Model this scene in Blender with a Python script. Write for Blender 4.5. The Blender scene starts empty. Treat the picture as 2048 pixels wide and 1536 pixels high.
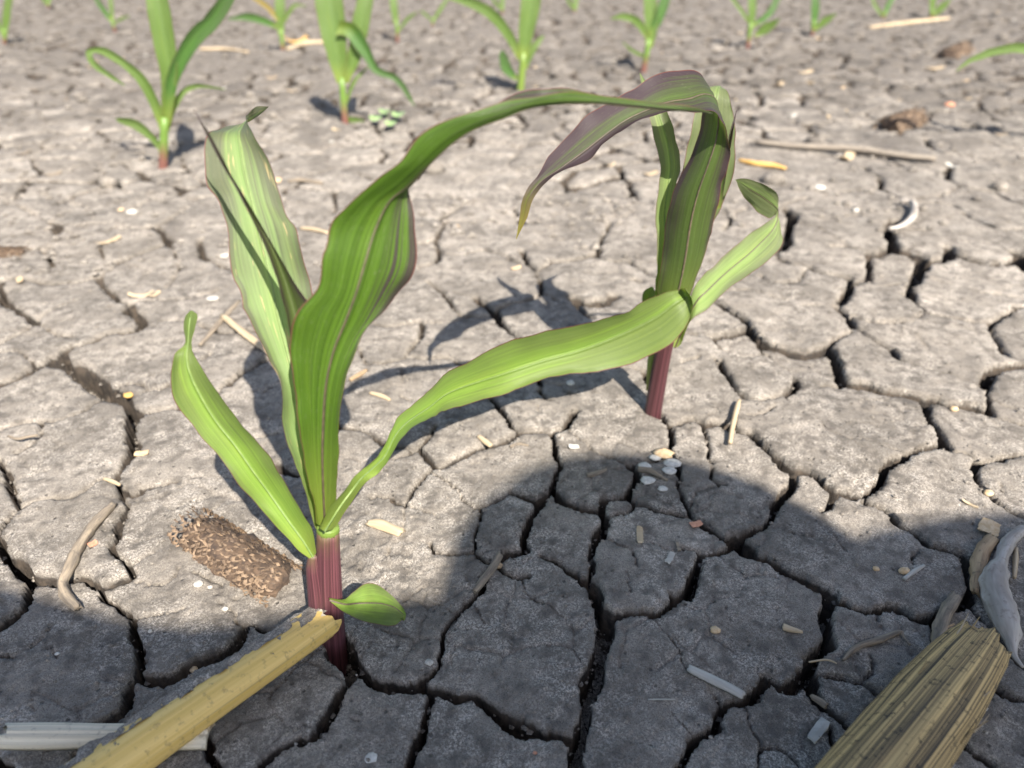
import bpy, math, random
import numpy as np
from mathutils import Vector
R = math.radians
sc = bpy.context.scene
C = sc.collection

# ------------------------------------------------------------------ camera
H = 0.25                      # metres above the soil
FPX = 1409.0                  # focal length in photo pixels (photo 2048 x 1536)
TH = math.atan((768 + 150) / FPX)
CT, ST = math.cos(TH), math.sin(TH)
cam = bpy.data.cameras.new('camera')
cam.sensor_width = 36.0
cam.lens = 36.0 * FPX / 2048
cam.clip_start = 0.01
cam.clip_end = 400
cam.dof.use_dof = True
cam.dof.focus_distance = 0.30
cam.dof.aperture_fstop = 8.0
camo = bpy.data.objects.new('camera', cam)
camo.location = (0, 0, H)
camo.rotation_euler = (math.pi / 2 - TH, 0, 0)
C.objects.link(camo)
sc.camera = camo

# ------------------------------------------------------------------ sky, sun, exposure
SUN = Vector((0.42, -0.88, 1.0)).normalized()       # towards the sun
world = bpy.data.worlds.new('World')
sc.world = world
world.use_nodes = True
nt = world.node_tree
bg = nt.nodes['Background']
sky = nt.nodes.new('ShaderNodeTexSky')
sky.sky_type = 'NISHITA'
sky.sun_disc = False
sky.sun_elevation = math.asin(SUN.z)
sky.sun_rotation = math.atan2(SUN.x, SUN.y)
sky.dust_density = 1.5
nt.links.new(sky.outputs[0], bg.inputs[0])
bg.inputs[1].default_value = 0.082
sun = bpy.data.lights.new('sun', 'SUN')
sun.energy = 4.4
sun.angle = R(0.53)
sun.color = (1.0, 0.935, 0.845)
suno = bpy.data.objects.new('sun', sun)
suno.rotation_euler = (-SUN).to_track_quat('-Z', 'Y').to_euler()
C.objects.link(suno)
sc.view_settings.view_transform = 'Standard'
sc.view_settings.look = 'None'
sc.view_settings.gamma = 1.0
sc.view_settings.use_curve_mapping = False
sc.view_settings.exposure = 1.38
sc.cycles.max_bounces = 8
sc.cycles.transparent_max_bounces = 8

# ------------------------------------------------------------------ pixel helpers (photo pixels give directions)
def ray(px, py):
    a = (px - 1024) / FPX
    b = (py - 768) / FPX
    return np.array([a, CT - b * ST, -ST - b * CT])
def unp(px, py, Y):                    # the point of that direction at forward distance Y
    d = ray(px, py)
    return np.array([0, 0, H]) + d * (Y / d[1])
def gnd(px, py, z=0.0):                # the point of that direction on the soil (height z)
    d = ray(px, py)
    return np.array([0, 0, H]) + d * ((z - H) / d[2])
def pxm(p):                            # photo pixels per metre at a point
    return FPX / (p[1] * CT + (H - p[2]) * ST)

# ------------------------------------------------------------------ numpy noise
def hsh(ix, iy, s=0):
    n = (ix.astype(np.int64) * 374761393 + iy.astype(np.int64) * 668265263 + s * 974634777) & 0xffffffff
    n = ((n ^ (n >> 13)) * 1274126177) & 0xffffffff
    n = n ^ (n >> 16)
    return (n & 0xffffff) / float(0xffffff)
def vnoise(x, y, s=0):                 # smooth value noise in -1..1
    ix = np.floor(x); iy = np.floor(y)
    fx = x - ix; fy = y - iy
    fx = fx * fx * fx * (fx * (fx * 6 - 15) + 10); fy = fy * fy * fy * (fy * (fy * 6 - 15) + 10)
    a = hsh(ix, iy, s); b = hsh(ix + 1, iy, s); c = hsh(ix, iy + 1, s); d = hsh(ix + 1, iy + 1, s)
    return ((a + (b - a) * fx) * (1 - fy) + (c + (d - c) * fx) * fy) * 2 - 1
def fbm(x, y, f, o=3, s=0):
    r = 0; a = 1.0; t = 0
    for i in range(o):
        r = r + a * vnoise(x * f + 13.7 * i, y * f + 7.1 * i, s + i)
        t += a; a *= .5; f *= 2.03
    return r / t

# ------------------------------------------------------------------ object helpers
def tag(o, label, cat, group=None):
    o['label'] = label; o['category'] = cat
    if group: o['group'] = group
    return o
def empty(name, loc):
    o = bpy.data.objects.new(name, None)
    o.location = loc; o.empty_display_size = .02
    C.objects.link(o)
    return o
def mesh_from(name, V, F, uv=None, smooth=True):
    me = bpy.data.meshes.new(name)
    V = np.asarray(V, dtype=np.float32)
    if isinstance(F, np.ndarray):      # quads, fast path
        n = len(F)
        me.vertices.add(len(V)); me.vertices.foreach_set('co', V.ravel())
        me.loops.add(n * 4); me.loops.foreach_set('vertex_index', F.astype(np.int32).ravel())
        me.polygons.add(n); me.polygons.foreach_set('loop_start', np.arange(0, n * 4, 4, dtype=np.int32))
        me.polygons.foreach_set('loop_total', np.full(n, 4, dtype=np.int32))
        me.update(calc_edges=True)
    else:
        me.from_pydata([tuple(v) for v in V], [], F)
    if uv is not None:
        l = me.uv_layers.new(name='UVMap')
        vi = np.empty(len(me.loops), dtype=np.int32); me.loops.foreach_get('vertex_index', vi)
        l.data.foreach_set('uv', np.asarray(uv, dtype=np.float32)[vi].ravel())
    me.polygons.foreach_set('use_smooth', np.full(len(me.polygons), smooth))
    me.update()
    return me
def obj(name, V, F, mat, parent=None, uv=None, smooth=True, origin=None):
    V = np.asarray(V, dtype=np.float64)
    if parent is not None:
        o0 = np.array(parent.matrix_basis.translation)
        q = parent.parent
        while q is not None: o0 = o0 + np.array(q.matrix_basis.translation); q = q.parent
    else:
        o0 = np.zeros(3)
    loc = np.array(origin) if origin is not None else (o0 if parent is not None else V.mean(0))
    o = bpy.data.objects.new(name, mesh_from(name, V - loc, F, uv, smooth))
    o.data.materials.append(mat)
    o.location = loc - o0
    if parent is not None: o.parent = parent
    C.objects.link(o)
    return o
# ------------------------------------------------------------------ materials
def newmat(name):
    m = bpy.data.materials.new(name); m.use_nodes = True
    n = m.node_tree.nodes
    return m, n, m.node_tree.links, n['Principled BSDF']
def math_n(n, l, op, a, b=None, c=None, clamp=False):
    x = n.new('ShaderNodeMath'); x.operation = op; x.use_clamp = clamp
    for i, v in enumerate((a, b, c)):
        if v is None: continue
        if isinstance(v, (int, float)): x.inputs[i].default_value = v
        else: l.new(v, x.inputs[i])
    return x.outputs[0]
def mixc(n, l, f, a, b, mode='MIX'):
    x = n.new('ShaderNodeMix'); x.data_type = 'RGBA'; x.blend_type = mode
    for i, v in ((0, f), (6, a), (7, b)):
        if isinstance(v, (int, float)): x.inputs[i].default_value = v
        elif isinstance(v, tuple): x.inputs[i].default_value = (*v, 1)
        else: l.new(v, x.inputs[i])
    return x.outputs[2]
def noise_n(n, l, vec, scale, detail=3, rough=.55, dist=0):
    x = n.new('ShaderNodeTexNoise'); x.inputs['Scale'].default_value = scale
    x.inputs['Detail'].default_value = detail; x.inputs['Roughness'].default_value = rough
    x.inputs['Distortion'].default_value = dist
    l.new(vec, x.inputs['Vector'])
    return x.outputs['Fac']
def ramp_n(n, l, f, lo, hi):
    x = n.new('ShaderNodeMapRange'); x.interpolation_type = 'SMOOTHSTEP'
    x.inputs[1].default_value = lo; x.inputs[2].default_value = hi
    l.new(f, x.inputs[0])
    return x.outputs[0]
def scalev(n, l, vec, s):
    x = n.new('ShaderNodeMapping'); x.inputs['Scale'].default_value = s
    l.new(vec, x.inputs['Vector'])
    return x.outputs[0]
def bump_n(n, l, bs, h, strength, dist, prev=None):
    x = n.new('ShaderNodeBump'); x.inputs['Strength'].default_value = strength
    x.inputs['Distance'].default_value = dist
    l.new(h, x.inputs['Height'])
    if prev is not None: l.new(prev, x.inputs['Normal'])
    if bs is not None: l.new(x.outputs[0], bs.inputs['Normal'])
    return x.outputs[0]

def soil_material():
    m, n, l, bs = newmat('dry_soil')
    pos = n.new('ShaderNodeNewGeometry').outputs['Position']
    sep = n.new('ShaderNodeSeparateXYZ'); l.new(pos, sep.inputs[0])
    big = noise_n(n, l, pos, 22, 4, .6)
    mid = noise_n(n, l, pos, 130, 4, .65)
    fine = noise_n(n, l, pos, 950, 4, .8)
    vfine = noise_n(n, l, pos, 2600, 2, .6)
    col = mixc(n, l, ramp_n(n, l, big, .35, .68), (.172, .154, .133), (.280, .249, .213))
    col = mixc(n, l, math_n(n, l, 'MULTIPLY', ramp_n(n, l, mid, .50, .70), .65), col, (.120, .108, .098))
    # pale dust crust in broken patches
    patch_ = noise_n(n, l, pos, 34, 3, .6, .5)
    dm = math_n(n, l, 'MULTIPLY', ramp_n(n, l, fine, .45, .57), ramp_n(n, l, mid, .64, .40))
    dm = math_n(n, l, 'MULTIPLY', dm, math_n(n, l, 'MULTIPLY_ADD', ramp_n(n, l, patch_, .36, .62), .75, .25))
    col = mixc(n, l, math_n(n, l, 'MULTIPLY', dm, .92), col, (.56, .51, .45))
    # loose darker soil patches, painted denser far out to offset sunlit brightness
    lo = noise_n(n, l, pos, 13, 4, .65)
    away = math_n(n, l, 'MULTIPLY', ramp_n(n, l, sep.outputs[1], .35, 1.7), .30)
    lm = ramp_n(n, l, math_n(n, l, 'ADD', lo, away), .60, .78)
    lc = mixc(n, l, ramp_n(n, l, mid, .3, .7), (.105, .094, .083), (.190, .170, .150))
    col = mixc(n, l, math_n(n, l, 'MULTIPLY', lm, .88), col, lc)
    # dark grains
    col = mixc(n, l, math_n(n, l, 'MULTIPLY', ramp_n(n, l, vfine, .53, .62), .7), col, (.062, .056, .052))
    vo = n.new('ShaderNodeTexVoronoi'); vo.inputs['Scale'].default_value = 210; l.new(pos, vo.inputs['Vector'])
    pit = ramp_n(n, l, vo.outputs['Distance'], .22, .08)
    sel = n.new('ShaderNodeSeparateColor'); l.new(vo.outputs['Color'], sel.inputs[0])
    pit = math_n(n, l, 'MULTIPLY', pit, ramp_n(n, l, sel.outputs[0], .62, .70))
    col = mixc(n, l, math_n(n, l, 'MULTIPLY', pit, .6), col, (.05, .046, .043))
    # crack shade painted in with depth, over the slightly browner soil below
    at = n.new('ShaderNodeAttribute'); at.attribute_name = 'crack_depth'
    crack_shade = ramp_n(n, l, at.outputs['Fac'], .0012, .0042)
    col = mixc(n, l, math_n(n, l, 'MULTIPLY', crack_shade, .92), col, mixc(n, l, ramp_n(n, l, mid, .35, .7), (.026, .022, .020), (.105, .084, .066)))
    tn = n.new('ShaderNodeAttribute'); tn.attribute_name = 'plate_tone'
    tf = math_n(n, l, 'MULTIPLY_ADD', tn.outputs['Fac'], .14, 1.0)
    cmb = n.new('ShaderNodeCombineXYZ')
    for i_, w_ in enumerate((1.0, .99, .97)): l.new(math_n(n, l, 'MULTIPLY', tf, w_), cmb.inputs[i_])
    col = mixc(n, l, 1.0, col, cmb.outputs[0], 'MULTIPLY')
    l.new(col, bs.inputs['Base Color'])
    bs.inputs['Roughness'].default_value = .95
    bs.inputs['Specular IOR Level'].default_value = .12
    h = math_n(n, l, 'ADD', math_n(n, l, 'MULTIPLY', fine, .6), math_n(n, l, 'MULTIPLY', vfine, .35))
    h = math_n(n, l, 'SUBTRACT', h, math_n(n, l, 'MULTIPLY', pit, .8))
    b1 = bump_n(n, l, None, mid, .35, .0020)
    bump_n(n, l, bs, h, .85, .0011, b1)
    return m

def leaf_material(name, base, dark, purple=.2, midrib=(.27, .38, .16), rib_purple=.5, transl=.33, yellow=.0, spots=0.0, gloss=.42, edge=.55, pfreq=17, pth=.74, side=0.0, pwid=.30, psw=.55):
    """u = across (0..1), v = along (0..1)"""
    m, n, l, bs = newmat(name)
    uv = n.new('ShaderNodeTexCoord').outputs['UV']
    sp = n.new('ShaderNodeSeparateXYZ'); l.new(uv, sp.inputs[0])
    u, v = sp.outputs[0], sp.outputs[1]
    du = math_n(n, l, 'ABSOLUTE', math_n(n, l, 'SUBTRACT', u, .5))
    streak = noise_n(n, l, scalev(n, l, uv, (30, .9, 1)), 1, 2, .6)
    broad = noise_n(n, l, scalev(n, l, uv, (5, 3, 1)), 1, 3, .6)
    streak2 = noise_n(n, l, scalev(n, l, uv, (80, 1.5, 1)), 1, 2, .6)
    col = mixc(n, l, ramp_n(n, l, math_n(n, l, 'ADD', math_n(n, l, 'MULTIPLY', streak, .55), math_n(n, l, 'MULTIPLY', streak2, .45)), .34, .66), dark, base)
    col = mixc(n, l, math_n(n, l, 'MULTIPLY', ramp_n(n, l, broad, .45, .8), .5), col, tuple(c * k for c, k in zip(base, (1.25, 1.15, .9))))
    # yellow towards the sheath
    col = mixc(n, l, math_n(n, l, 'MULTIPLY', ramp_n(n, l, v, .22, .0), .45), col, (.33, .38, .07))
    # purple tinge in streaks towards the tip and the edges
    ps = noise_n(n, l, scalev(n, l, uv, (pfreq, 1.6, 1)), 1, 3, .65, .3)
    pl = noise_n(n, l, scalev(n, l, uv, (2.2, 4, 1)), 1, 2, .5)
    pw = math_n(n, l, 'ADD', math_n(n, l, 'MULTIPLY', v, .35), math_n(n, l, 'MULTIPLY', du, edge))
    if side: pw = math_n(n, l, 'ADD', pw, math_n(n, l, 'MULTIPLY', math_n(n, l, 'SUBTRACT', u, .5), side))
    pm = math_n(n, l, 'ADD', math_n(n, l, 'ADD', pw, math_n(n, l, 'MULTIPLY', ps, psw)), math_n(n, l, 'MULTIPLY', pl, .6))
    pm = math_n(n, l, 'MULTIPLY', ramp_n(n, l, pm, pth, pth + pwid), purple, clamp=True)
    col = mixc(n, l, pm, col, (.060, .028, .052))
    if yellow:
        ym = math_n(n, l, 'MULTIPLY', ramp_n(n, l, v, .88, .99), yellow)
        col = mixc(n, l, ym, col, (.42, .36, .04))
    if spots:
        s1 = noise_n(n, l, scalev(n, l, uv, (30, 16, 1)), 1, 2, .5)
        s2 = noise_n(n, l, scalev(n, l, uv, (4, 5, 1)), 1, 2, .5)
        s = math_n(n, l, 'MULTIPLY', ramp_n(n, l, s1, .61, .65), ramp_n(n, l, s2, .50, .56))
        col = mixc(n, l, math_n(n, l, 'MULTIPLY', s, spots), col, (.52, .40, .20))
    # settled dust
    dn = noise_n(n, l, scalev(n, l, uv, (40, 90, 1)), 1, 3, .7)
    col = mixc(n, l, math_n(n, l, 'MULTIPLY', ramp_n(n, l, dn, .56, .75), .22), col, (.30, .29, .22))
    # midrib
    rw = math_n(n, l, 'MULTIPLY_ADD', v, -.022, .034)
    rib = math_n(n, l, 'LESS_THAN', du, rw)
    ribc = mixc(n, l, math_n(n, l, 'MULTIPLY', ramp_n(n, l, v, .12, .55), rib_purple), midrib, (.17, .085, .10))
    col = mixc(n, l, math_n(n, l, 'MULTIPLY', rib, .22), col, ribc)
    # thin reddish margin
    col = mixc(n, l, ramp_n(n, l, du, .482, .494), col, (.15, .055, .045))
    l.new(col, bs.inputs['Base Color'])
    l.new(math_n(n, l, 'MULTIPLY_ADD', dn, .35, gloss - .12), bs.inputs['Roughness'])
    bs.inputs['Specular IOR Level'].default_value = .45
    w = n.new('ShaderNodeTexWave'); w.wave_type = 'BANDS'; w.bands_direction = 'X'
    w.inputs['Scale'].default_value = 15; w.inputs['Distortion'].default_value = .4
    l.new(uv, w.inputs['Vector'])
    hb = math_n(n, l, 'ADD', math_n(n, l, 'MULTIPLY', w.outputs['Fac'], .5), math_n(n, l, 'MULTIPLY', streak, .6))
    b0 = bump_n(n, l, None, hb, .38, .0006)
    hr = ramp_n(n, l, du, .055, .02)
    nb = bump_n(n, l, bs, hr, .5, .0007, b0)
    tr = n.new('ShaderNodeBsdfTranslucent')
    l.new(mixc(n, l, .75, col, (1.25, 1.35, .35), 'MULTIPLY'), tr.inputs['Color'])
    tr2 = n.new('ShaderNodeMixShader'); tr2.inputs[0].default_value = transl
    l.new(bs.outputs[0], tr2.inputs[1]); l.new(tr.outputs[0], tr2.inputs[2])
    l.new(tr2.outputs[0], n['Material Output'].inputs['Surface'])
    return m

def stem_material(name, low, high, split=.75):
    m, n, l, bs = newmat(name)
    uv = n.new('ShaderNodeTexCoord').outputs['UV']
    sp = n.new('ShaderNodeSeparateXYZ'); l.new(uv, sp.inputs[0])
    st = noise_n(n, l, scalev(n, l, uv, (46, .8, 1)), 1, 2, .6)
    pa = noise_n(n, l, scalev(n, l, uv, (5, 3, 1)), 1, 3, .6)
    c = mixc(n, l, ramp_n(n, l, st, .3, .7), tuple(x * .55 for x in low), tuple(min(1, x * 1.7) for x in low))
    c = mixc(n, l, ramp_n(n, l, math_n(n, l, 'ADD', sp.outputs[1], math_n(n, l, 'MULTIPLY', pa, .35)), split, split + .4), c, high)
    c = mixc(n, l, math_n(n, l, 'MULTIPLY', ramp_n(n, l, pa, .60, .75), .3), c, (.05, .01, .03))
    l.new(c, bs.inputs['Base Color']); bs.inputs['Roughness'].default_value = .42
    bump_n(n, l, bs, st, .5, .0006)
    return m

def fibre_material(name, a, b, dirt=(.12, .11, .11), dirtamt=.4, su=26, sv=18, rough=.75, mud=None, mudlo=.60):
    """plant residue: u around 0..1, v = metres along"""
    m, n, l, bs = newmat(name)
    tc = n.new('ShaderNodeTexCoord')
    uv = tc.outputs['UV']; ob = n.new('ShaderNodeNewGeometry').outputs['Position']
    st = noise_n(n, l, scalev(n, l, uv, (su, sv, 1)), 1, 3, .65)
    st2 = noise_n(n, l, scalev(n, l, uv, (su * 3, sv, 1)), 1, 2, .6)
    pa = noise_n(n, l, ob, 330, 4, .65)
    c = mixc(n, l, ramp_n(n, l, st, .32, .68), a, b)
    c = mixc(n, l, math_n(n, l, 'MULTIPLY', ramp_n(n, l, st2, .55, .75), dirtamt), c, dirt)
    c = mixc(n, l, math_n(n, l, 'MULTIPLY', ramp_n(n, l, pa, .55, .7), dirtamt), c, dirt)
    h = math_n(n, l, 'ADD', math_n(n, l, 'MULTIPLY', st, .5), math_n(n, l, 'MULTIPLY', st2, .5))
    if mud:
        mm = noise_n(n, l, ob, 95, 5, .7, .4)
        mf = ramp_n(n, l, mm, mudlo, mudlo + .035)
        c = mixc(n, l, mf, c, mixc(n, l, noise_n(n, l, ob, 900, 3, .6), tuple(x * .6 for x in mud), tuple(x * 1.3 for x in mud)))
        h = math_n(n, l, 'ADD', h, math_n(n, l, 'MULTIPLY', mf, 1.2))
    l.new(c, bs.inputs['Base Color']); bs.inputs['Roughness'].default_value = rough
    bs.inputs['Specular IOR Level'].default_value = .25
    bump_n(n, l, bs, h, .7, .0008)
    return m
def plain_material(name, a, b, scale=300, rough=.85):
    m, n, l, bs = newmat(name)
    ob = n.new('ShaderNodeNewGeometry').outputs['Position']
    f = noise_n(n, l, ob, scale, 4, .65)
    l.new(mixc(n, l, ramp_n(n, l, f, .35, .65), a, b), bs.inputs['Base Color'])
    bs.inputs['Roughness'].default_value = rough
    bump_n(n, l, bs, f, .6, .0006)
    return m

M = dict(
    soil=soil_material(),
    leaf=leaf_material('corn_leaf', (0.248, 0.375, 0.064), (0.164, 0.273, 0.041), purple=.40),
    leaf_arch=leaf_material('corn_leaf_arching', (0.105, 0.199, 0.019), (0.042, 0.088, 0.008), purple=.80, rib_purple=.6, transl=.36, edge=.05, pfreq=34, pth=.965, side=.22, pwid=.15, psw=.95),
    leaf_worn=leaf_material('corn_leaf_worn', (0.254, 0.349, 0.125), (0.186, 0.290, 0.090), purple=.65, pth=.76, spots=.8, gloss=.5),
    spear=leaf_material('corn_leaf_rolled', (0.088, 0.136, 0.028), (0.056, 0.068, 0.024), purple=.9, transl=.30),
    leaf_violet=leaf_material('corn_leaf_violet', (0.102, 0.156, 0.038), (0.066, 0.099, 0.025), purple=.88, rib_purple=1.0, yellow=.5, transl=.45),
    leaf_pale=leaf_material('corn_leaf_pale', (0.301, 0.397, 0.137), (0.195, 0.300, 0.082), purple=.55, rib_purple=1.0),
    leaf_far=leaf_material('corn_leaf_far', (0.155, 0.241, 0.052), (0.088, 0.156, 0.033), purple=.12, rib_purple=.0),
    leaf_lime=leaf_material('corn_leaf_lime', (0.160, 0.248, 0.053), (0.101, 0.176, 0.035), purple=.25, rib_purple=.0, transl=.4),
    leaf_deep=leaf_material('corn_leaf_deep', (.085, .200, .036), (.055, .135, .024), purple=.35, rib_purple=.2),
    rib=plain_material('leaf_midrib', (.14, .21, .055), (.19, .26, .08), 400, .5),
    rib_violet=plain_material('leaf_midrib_violet', (.08, .062, .040), (.12, .090, .055), 400, .5),
    leaf_old=leaf_material('corn_leaf_yellowed', (0.320, 0.240, 0.048), (0.224, 0.168, 0.032), purple=.1, rib_purple=.0),
    stem=stem_material('corn_stem_purple', (.098, .036, .042), (.17, .20, .05), 1.05),
    stem_dark=stem_material('corn_stem_maroon', (.062, .022, .025), (.15, .17, .05), 1.1),
    stem_far=stem_material('corn_stem_far', (.16, .070, .055), (.13, .22, .040), .45),
    stem_green=stem_material('corn_stem_yellowgreen', (.15, .16, .04), (.15, .22, .04), .2),
    weed=plain_material('seedling_leaf', (.25, .38, .12), (.33, .45, .18), 200, .5),
    stalk=fibre_material('yellow_stalk', (.62, .42, .12), (.78, .55, .20), (.22, .15, .08), .5, 14, 6, .55, mud=(.17, .165, .165), mudlo=.67),
    split=fibre_material('split_stalk', (.56, .49, .36), (.76, .68, .53), (.25, .21, .17), .45, 8, 6, .7),
    rotten=fibre_material('rotten_stalk', (.07, .058, .042), (.66, .46, .20), (.03, .028, .028), .8, 64, 5, .85),
    straw=fibre_material('pale_straw', (.38, .29, .18), (.54, .43, .29), (.24, .19, .14), .3, 6, 25, .7),
    white=fibre_material('bleached_straw', (.36, .34, .30), (.50, .47, .41), (.30, .27, .24), .3, 5, 25, .7),
    root=fibre_material('dry_root', (.15, .125, .098), (.31, .25, .18), (.09, .08, .075), .5, 6, 60, .85),
    bleached=fibre_material('bleached_root', (.26, .23, .20), (.46, .42, .37), (.16, .12, .10), .45, 4, 30, .75),
    stickgrey=fibre_material('weathered_stick', (.17, .145, .12), (.29, .25, .20), (.10, .09, .08), .4, 5, 40, .85),
    brownwood=fibre_material('brown_stick', (.25, .17, .10), (.45, .33, .20), (.07, .06, .055), .55, 5, 40, .8),
    orange=fibre_material('orange_straw', (.52, .30, .08), (.64, .41, .14), (.3, .2, .1), .3, 5, 25, .6),
    cob=plain_material('cob_core', (.050, .034, .025), (.12, .078, .05), 300),
    chaff=plain_material('cob_chaff', (.085, .056, .036), (.27, .185, .115), 260, .7),
    pebble=plain_material('pale_pebble', (.38, .35, .30), (.54, .50, .44), 700),
    tan=plain_material('tan_flake', (.50, .34, .18), (.62, .47, .30), 500),
    red=plain_material('brick_red_crumb', (.45, .20, .12), (.58, .30, .19), 500),
    lime=plain_material('white_residue', (.46, .44, .39), (.64, .61, .55), 500),
    jacket=plain_material('dark_jacket', (.04, .045, .06), (.06, .065, .08), 90),
    skin=plain_material('skin', (.50, .32, .23), (.56, .37, .27), 60, .55),
    hair=plain_material('dark_hair', (.02, .015, .012), (.04, .03, .025), 300, .6),
    trousers=plain_material('denim', (.06, .08, .13), (.09, .11, .17), 200),

)
# ------------------------------------------------------------------ ground: cracks traced on the soil, plates between them
S = 600 / 2048.0
TR = {}
def tile(ox, oy, rows):                # "width_mm: x,y x,y ..." in enlarged-tile pixels -> soil polylines
    for row in rows.strip().split('\n'):
        w, pts = row.split(':')
        P = [tuple(map(float, q.split(','))) for q in pts.split()]
        cracks.append((float(w) * .001, np.array([gnd(ox + x * S, oy + y * S)[:2] for x, y in P])))
cracks = []
tile(0, 400, '''4: 0,50 110,55 190,95 270,130
6: 350,180 420,215 390,255
2: 420,215 560,195 680,185 820,180
1.5: 420,215 480,260 560,270
4: -40,560 0,560 110,545 250,560 330,570 450,565 590,555 670,520
2: 670,520 780,460 840,430
4: 700,405 730,425 800,435 870,410 960,375 1080,340 1150,310
5: 1085,220 1110,255 1170,305
3: 730,250 800,215 860,210 900,225 1060,220 1130,185 1290,70
2: 690,320 700,405
4.5: 670,520 690,580 740,620 790,660 820,700 890,710 930,700
7: 890,710 880,780 950,800 980,860 930,905 880,920
5: 880,920 790,915 710,935 640,975 570,995 470,1020 420,1060 390,1090
3: 240,840 330,890 400,930 490,940
5: 0,560 20,630 30,690 110,750 190,795 240,840
1.5: 240,840 300,790 400,740 520,690
3: -40,1000 0,980 100,930 220,860
5: 390,1090 290,1120 220,1150 170,1190 80,1230 0,1255 -60,1270
2.5: -40,1040 0,1040 120,1040 200,1080 230,1130
12: 390,1090 470,1130 540,1180 620,1220 690,1270 760,1310 830,1365
2.5: 770,1260 880,1245 980,1250 1020,1300
1: 950,1110 1050,1090
4: 1010,1300 1100,1305 1150,1270
3: 1370,1100 1420,1060 1450,1015
5: 1370,290 1370,370 1400,420 1470,450 1550,490 1650,520
2.5: 1150,310 1200,380 1240,450 1190,550 1130,610
2: 930,700 1110,690 1300,690 1400,660 1500,635
1: 860,440 1000,480 1050,500
3: 250,520 330,480 370,460 330,400 310,370
3: 180,355 260,365 340,355
1.5: 980,860 1100,830 1240,830 1360,830
5: 1360,860 1450,890 1540,915 1620,905 1750,890 1840,900
5: 1530,1290 1620,1210 1720,1150 1840,1080''')
tile(0, 800, '''3: -40,190 0,185 80,155 200,135 270,140 340,130 450,115 560,80 640,20 700,-10
2.5: 270,140 280,190 260,230 190,300 110,350
9: 820,-10 880,40 920,110
8: 920,110 890,200 870,270 920,300 900,380 850,430 800,490 780,550
4.5: 920,100 1000,90 1100,80 1180,65 1260,80 1400,60 1500,-60
6: 780,550 700,540 620,580 560,620 470,665 350,660 240,680 150,730 60,790 0,880 -40,930
4: -40,400 0,440 50,500 60,580 100,650 140,720
4: 780,550 840,600 880,630 950,625 980,590 1080,575 1130,560 1200,550
4: 820,590 830,660 870,720 830,780 800,840 810,890 740,980 760,1020 810,1070 870,1100 900,1150 880,1190 800,1220 700,1270
1.5: 890,1090 980,1040 1080,985
2: 900,1200 980,1225 1080,1220 1150,1190 1210,1100
5: 700,1270 650,1260 600,1215 530,1190 420,1220
8: -40,930 0,980 30,1050 110,1090 160,1160 190,1200 280,1220 420,1220
8: 190,1210 170,1280 150,1365
7: 1870,420 1930,470 2048,490
2: 1740,240 1830,225 1920,215
2: 1310,1120 1380,1160 1450,1200 1500,1220
2.5: 2048,1060 1920,1090 1850,1120 1800,1190 1690,1260 1600,1300''')
tile(0, 1136, '''7: 190,90 170,180 130,260 60,320 0,355 -50,380
5: 690,125 660,180 740,200 830,270 890,310
3: 760,200 820,240 890,265 910,310
1.5: 910,310 960,290 1060,270 1180,260 1270,215
7: 890,310 880,400 930,480 940,560 920,640 920,710
8: 920,710 1000,720 1080,730 1180,720 1260,650 1340,610 1450,570 1570,510 1610,450 1650,380
9: 920,710 850,750 850,830 840,900 780,970 690,1030 640,1060 600,1130 560,1200 520,1300 470,1380
2: -40,560 0,570 50,600 110,570 230,480 330,390
5: -40,1270 0,1290 60,1365
2: 1650,380 1600,310 1590,240 1490,180
4: 1650,330 1700,320 1760,365 1830,390 1920,425 2000,350 2048,300
6: 2048,1160 1930,1210 1850,1260 1780,1330 1750,1380
6: 1380,1140 1400,1200 1430,1300 1520,1380
.9: 270,460 300,510 350,560 390,610
.9: 220,830 210,900 245,940''')
tile(600, 400, '''5: 1000,170 960,240 930,310 850,320 790,330 700,335
4: 930,310 960,370 950,430 920,460 800,490
2: 990,390 1080,410 1200,375 1250,360
4: 1250,360 1350,375 1430,420 1510,460 1560,450
5: 1510,370 1540,430 1590,490 1620,510 1690,470 1740,445 1830,450 1920,430 2000,410 2048,370
3.5: 1620,510 1640,600 1660,660 1600,690 1500,720 1400,730 1350,770
3.5: 860,580 930,610 990,660 1040,720 1070,780 1110,810 1170,800 1250,805 1340,790
5: 1200,680 1260,730 1340,780 1360,830 1420,890 1490,940 1600,1060 1640,1250
1: 1200,680 1060,650
1.5: 1110,810 1060,840 960,845 840,840
4: 400,830 500,840 570,865 640,860 700,850 790,840 830,830 840,890 810,950 760,1010 720,1060
4: 720,1070 800,1070 850,1085 900,1080 980,1060 1050,1070 1100,1110 1250,1200
3: 720,1070 600,1110 520,1120 450,1120 420,1060 410,1010 320,960
3: 910,40 960,60 1050,75
3: 1080,150 1200,150
1: 1340,235 1440,260
2: 1660,660 1780,720
7: 1870,700 1950,750 2048,720
.9: 690,1160 700,1240
3: 700,1330 760,1365
3: 1640,1250 1640,1340 1720,1365
1.5: 1640,1250 1780,1260
2: 1800,1290 1820,1310 1890,1330''')
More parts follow.
